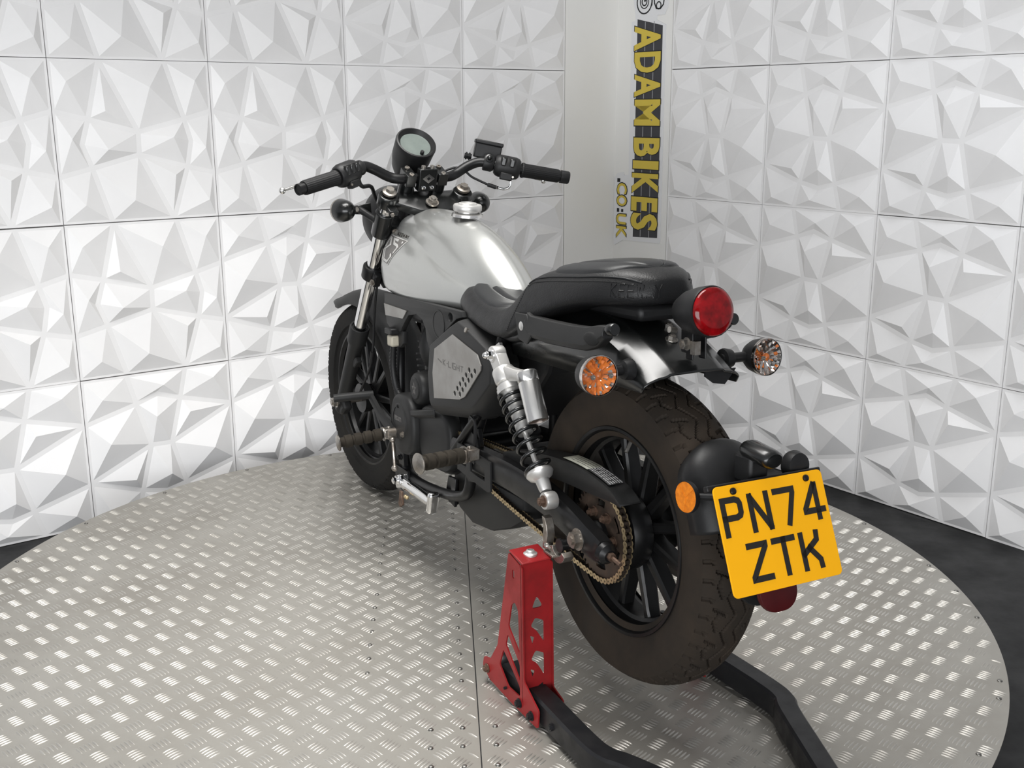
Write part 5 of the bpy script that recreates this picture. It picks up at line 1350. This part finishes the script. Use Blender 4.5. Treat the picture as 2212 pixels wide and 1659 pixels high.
pex = V((0, -1, 0)); pey = V((sin(PT), 0, cos(PT))); pn = pex.cross(pey)            # pn points to the rear
def rounded(w, h, r, n=5):
    o = []
    for cx, cy, a0 in ((w/2-r, h/2-r, 0), (-w/2+r, h/2-r, 90), (-w/2+r, -h/2+r, 180), (w/2-r, -h/2+r, 270)):
        o += [(cx+r*cos(radians(a0+90*i/n)), cy+r*sin(radians(a0+90*i/n))) for i in range(n+1)]
    return o
g = G(); g.prism([rounded(.229, .178, .009)], PLC-pn*.003, pex, pey, .003, .0006); plate = g.build('number_plate', 'plate', bike, smooth=0)
plate['label'] = 'yellow number plate reading PN74 ZTK'
CH = {'P': [[(0, 0), (0, 1), (.72, 1), (.93, .95), (1, .86), (1, .60), (.93, .51), (.72, .46), (0, .46)]], 'N': [[(0, 0), (0, 1)], [(.03, .98), (.97, .02)], [(1, 0), (1, 1)]], '7': [[(-.08, 1), (1, 1), (1, .90), (.50, 0)]],
      '4': [[(.80, 0), (.80, 1)], [(.72, 1), (.0, .30), (.0, .22), (1.12, .22)]], 'Z': [[(0, 1), (.98, 1), (.98, .93), (.02, .07), (.02, 0), (1.05, 0)]], 'T': [[(-.08, 1), (1.08, 1)], [(.5, 1), (.5, 0)]], 'K': [[(0, 0), (0, 1)], [(.05, .42), (.95, .80), (.98, 1)], [(.42, .58), (.98, .18), (1.0, 0)]]}
def plate_char(ch, x, y):
    w, h, sw = .034, .054, .0100
    g = G()
    for stg in CH[ch]:
        pts = [(x+sw/2+a*w, y+sw/2+b*h) for a, b in stg]
        # square the stroke ends
        p0, p1 = V(pts[0]), V(pts[1]); pts[0] = tuple(p0-(p1-p0).normalized()*(sw/2 if (p1-p0).x == 0 or True else 0))
        p0, p1 = V(pts[-1]), V(pts[-2]); pts[-1] = tuple(p0-(p1-p0).normalized()*sw/2)
        g.stroke(pts, sw, PLC+pn*.0000, pex, pey, .0008)
    g.build('plate_character', 'platechar', plate, smooth=0)
for i, ch in enumerate('PN74'): plate_char(ch, -.107+i*.0555, .006)
for i, ch in enumerate('ZTK'): plate_char(ch, -.073+i*.0545, -.072)
for x in (-.076, .078):
    g = G(); g.lathe([(.006, 0), (.0055, .003), (.003, .0045), (0, .0045)], PLC+pex*x+pey*.078, pn, 14); g.build('plate_bolt', 'blackpaint', plate, smooth=40)
g = G(); g.box(PLC-pn*.008+pey*.020, (.004, .215, .125), Matrix((V((pn.x, pn.y, pn.z)), Y, pey)).transposed()); g.box(PLC-pn*.012+pey*.088, (.012, .240, .010), Matrix((pn, Y, pey)).transposed()); g.build('plate_bracket', 'plastic', bike, bevel=.002)
for s in (1, -1):
    c = V((-.300, .118*s, .466)); ax = V((-.06, 1.0*s, .05)).normalized()
    g = G(); g.lathe([(0, -.008), (.026, -.008), (.0275, -.004), (.0275, .0015), (.0262, .0015), (.0262, .0), (0, .0)], c, ax, 36); rf = g.build('side_reflector', 'plastic', bike, smooth=30); rf['label'] = ('left' if s > 0 else 'right')+' round amber reflector'
    _, e1, e2 = ortho(ax)
    for k in range(8):
        g = G(); a0 = 2*pi*k/8; a1 = 2*pi*(k+1)/8; hgt = .0006+.0006*(k % 2)
        pts = [c]+[c+(e1*cos(a0+(a1-a0)*i/4)+e2*sin(a0+(a1-a0)*i/4))*.0258 for i in range(5)]
        nn = len(pts); g.add([p for p in pts]+[p+ax*hgt for p in pts], [tuple(range(nn, 2*nn))]+[(i, (i+1) % nn, nn+(i+1) % nn, nn+i) for i in range(nn)]); g.build('reflector_segment', 'amberreflector', rf, smooth=0)
    g = G(); g.tube([c-ax*.008, V((-.33, .07*s, .466))], .006, 8); g.build('reflector_stem', 'plastic', rf)
# plate lamp
g = G(); lc = V((-.345, 0, .534)); la = V((-1, 0, -.12)).normalized()
rings = []
for h, k in ((-.038, .35), (-.035, .8), (-.025, 1.0), (.018, 1.0), (.030, .92), (.034, .72)):
    _, e1, e2 = ortho(la); rings.append([lc+la*h+(Y*cos(2*pi*j/24)*.022*k+la.cross(Y)*sin(2*pi*j/24)*.0165*k) for j in range(24)])
g.loft(rings); plm = g.build('plate_lamp', 'gloss', bike, smooth=45)
g = G(); g.box(lc+V((.025, 0, -.028)), (.045, .040, .050)); g.build('plate_lamp_base', 'plastic', plm, bevel=.006)
g = G(); g.lathe([(0, 0), (.024, 0), (.026, .006), (.022, .02), (0, .026)], V((-.325, -.085, .500)), V((-1, 0, .1)), 24); g.build('rubber_stop', 'plastic', plm, smooth=40)
# lower flap with red reflector
g = G(); fl = [(.075*cos(a), .075*sin(a)*1.0) for a in [pi+pi*i/16 for i in range(17)]]
g.prism([[(-.058, .10), (.058, .10)]+[( .058*cos(pi*2-pi*i/16), .0-.062*sin(pi*i/16)) for i in range(17)]], V((-.345, 0, .335)), pex, V((.12, 0, 1)), .012, .003); flap = g.build('mud_flap', 'plastic', bike, smooth=30)
g = G(); g.prism([rounded(.080, .070, .033, 8)], V((-.386, -.004, .310)), pex, V((.30, 0, 1)), .010, .002); g.build('red_reflector', 'redreflector', flap, smooth=30)
# ================================================================== paddock stand
sm_ = Matrix.Rotation(radians(90+28.675), 4, 'Z'); sm_.translation = V((0.2212, 1.9835, TZ+.0018))
stand = empty('paddock_stand', sm_)
tag(stand, 'red and black paddock stand holding up the rear wheel', 'stand')
ZZ = V((0, 0, 1))
def soften(poly, r=.006, n=3):
    out = []; m = len(poly)
    for i in range(m):
        p0, p1, p2 = V(poly[i-1]), V(poly[i]), V(poly[(i+1) % m])
        a = p1+(p0-p1).normalized()*min(r, (p0-p1).length*.45); b = p1+(p2-p1).normalized()*min(r, (p2-p1).length*.45)
        for k in range(n+1):
            t = k/n; out.append(tuple((1-t)**2*a+2*t*(1-t)*p1+t*t*b))
    return out
def upright(s):
    yo, yi = .238*s, .172*s
    side = soften([(.108, .330), (.052, .318), (.044, .078), (-.016, .044), (-.012, .004), (.100, .004), (.195, .008), (.228, .026), (.222, .050), (.192, .058), (.158, .106)], .006)
    holes = [soften([(.097, .222), (.082, .234), (.068, .222), (.062, .130), (.110, .170)], .006), soften([(.112, .152), (.122, .124), (.060, .070), (.061, .108)], .006), soften([(.132, .108), (.150, .066), (.112, .034), (.060, .036), (.060, .058)], .006)]
    g = G(); g.prism([side]+holes+[soften([(.092, .300), (.084, .300), (.084, .282), (.092, .282)], .003)], (0, max(yo, yo) if s > 0 else yo+.003, 0), X, ZZ, .003)
    up_ = g.build('upright', 'red', stand, smooth=30); up_['label'] = ('left' if s > 0 else 'right')+' red perforated upright of the stand'
    # rear flange, perpendicular to the side plate, with three cut-outs
    zt, zb = .322, .030
    def fx(z): return .053+(.044-.053)*(zt-z)/(zt-zb)
    w = abs(yo-yi)
    def P2(poly): return [(a, b) for a, b in poly]
    out = [(0, zb), (w, zb), (w, zt), (0, zt)]
    hs = [soften([(w*.34, .226), (w*.52, .252), (w*.74, .226)], .008), soften([(w*.30, .190), (w*.46, .206), (w*.76, .196), (w*.76, .150), (w*.50, .178)], .005), soften([(w*.28, .170), (w*.44, .164), (w*.36, .150)], .003), soften([(w*.30, .118), (w*.46, .136), (w*.76, .126), (w*.76, .078), (w*.50, .108)], .005), soften([(w*.28, .098), (w*.44, .092), (w*.36, .078)], .003), soften([(w*.36, .052), (w*.72, .064), (w*.72, .040), (w*.40, .040)], .003)]
    g = G(); g.prism([out]+hs, (.050, yo, 0), V((0, -s, 0)), V((.03, 0, 1)), .003)
    g.build('rear_flange', 'red', up_, smooth=30)
    g = G(); g.prism([soften([(.078, .322), (.052, .318), (.044, .050), (.005, .040), (-.012, .006), (.06, .006), (.066, .09)], .005)], (0, yi+(.003 if s < 0 else 0), 0), X, ZZ, .003); g.build('inner_plate', 'red', up_, smooth=30)
    g = G(); g.prism([[(.052, 0), (.108, 0), (.108, w), (.052, w)]], (0, min(yo, yi), .3275), X, Y, .004); g.xform(Matrix.Translation(V((.08, 0, .325))) @ Matrix.Rotation(radians(-10), 4, 'Y') @ Matrix.Translation(V((-.08, 0, -.325)))); g.build('top_cap', 'red', up_, bevel=.002)
    g = G(); g.lathe([(.014, 0), (.014, .004), (.010, .006), (.008, .010), (.005, .011), (.005, .006), (0, .006)], V((.078, (yo+yi)/2, .329)), ZZ, 18); g.build('cap_bolt', 'castalu', up_, smooth=35)
    for x, z in ((.205, .030), (.062, .022), (.012, .020), (.118, .028)):
        g = G(); g.hexnut((x, yo+(.003 if s > 0 else -.003)*0+.0005*s, z), Y*s, .0075 if x != .118 else .003, .006, .010 if x != .118 else 0); g.build('bolt', 'rusty' if x == .205 else 'standblack', up_, smooth=30)
    # hook that carries the swingarm
    hk = G(); hk.box((.058, (yi-.010*s), .3325), (.036, .030, .005))
    hook = hk.build('hook_bar', 'steel', up_, bevel=.001)
    g = G(); cz, cx = .330, .035; ring = []
    for i in range(13):
        a = radians(200+150*i/12); ring.append((cx+.030*cos(a), cz+.022+.030*sin(a)))
    for i in range(13):
        a = radians(350-150*i/12); ring.append((cx+.018*cos(a), cz+.024+.018*sin(a)))
    g.prism([ring], (0, .170*s+(.022 if s < 0 else 0), 0), X, ZZ, .022); g.build('hook_cradle', 'steel', up_, smooth=30, bevel=.001)
    g = G(); blade = [(.088, .335), (.078, .335), (.070, .365), (.072, .380), (.080, .398), (.092, .400), (.086, .380), (.087, .365)]
    g.prism([blade], (0, .172*s+(.018 if s < 0 else 0), 0), X, ZZ, .018); g.build('hook_blade', 'steel', up_, smooth=30, bevel=.001)
    g = G(); g.tube([(.075, .168*s, .342), (.058, .168*s, .340)], .0048, 10); g.sphere((.075, .168*s, .342), .008, n=10, m=8); g.build('hook_pin', 'steel', up_, smooth=45)
    return up_
for s in (1, -1): upright(s)
# tubular U frame running back to the handle
pth = [(.16, .205), (.02, .206), (-.15, .212), (-.21, .206), (-.255, .182), (-.44, .105), (-.52, .07), (-.60, .035), (-.62, 0)]
Lp = smooth_path([(x, y, .032) for x, y in pth], 5); full = Lp+[V((p.x, -p.y, p.z)) for p in reversed(Lp[:-1])]
rings = []
for i, p in enumerate(full):
    d = (full[min(i+1, len(full)-1)]-full[max(i-1, 0)]).normalized(); n = V((-d.y, d.x, 0))
    rings.append([p+n*(a*.022)+ZZ*(b*.026) for a, b in ((-1, -.8), (-.8, -1), (.8, -1), (1, -.8), (1, .8), (.8, 1), (-.8, 1), (-1, .8))])
g = G(); g.loft(rings); fr_ = g.build('tube_frame', 'standblack', stand, smooth=40)
for s in (1, -1):
    for x in (-.055,):
        g = G(); g.hexnut((x, .229*s, .030), Y*s, .007, .005, .010); g.build('frame_bolt', 'standblack', fr_, smooth=30)
    g = G(); g.lathe([(.008, -.014), (.026, -.014), (.028, -.010), (.028, .010), (.026, .014), (.008, .014)], V((.198, .205*s, .031)), Y, 28); g.build('roller', 'standblack', stand, smooth=35)
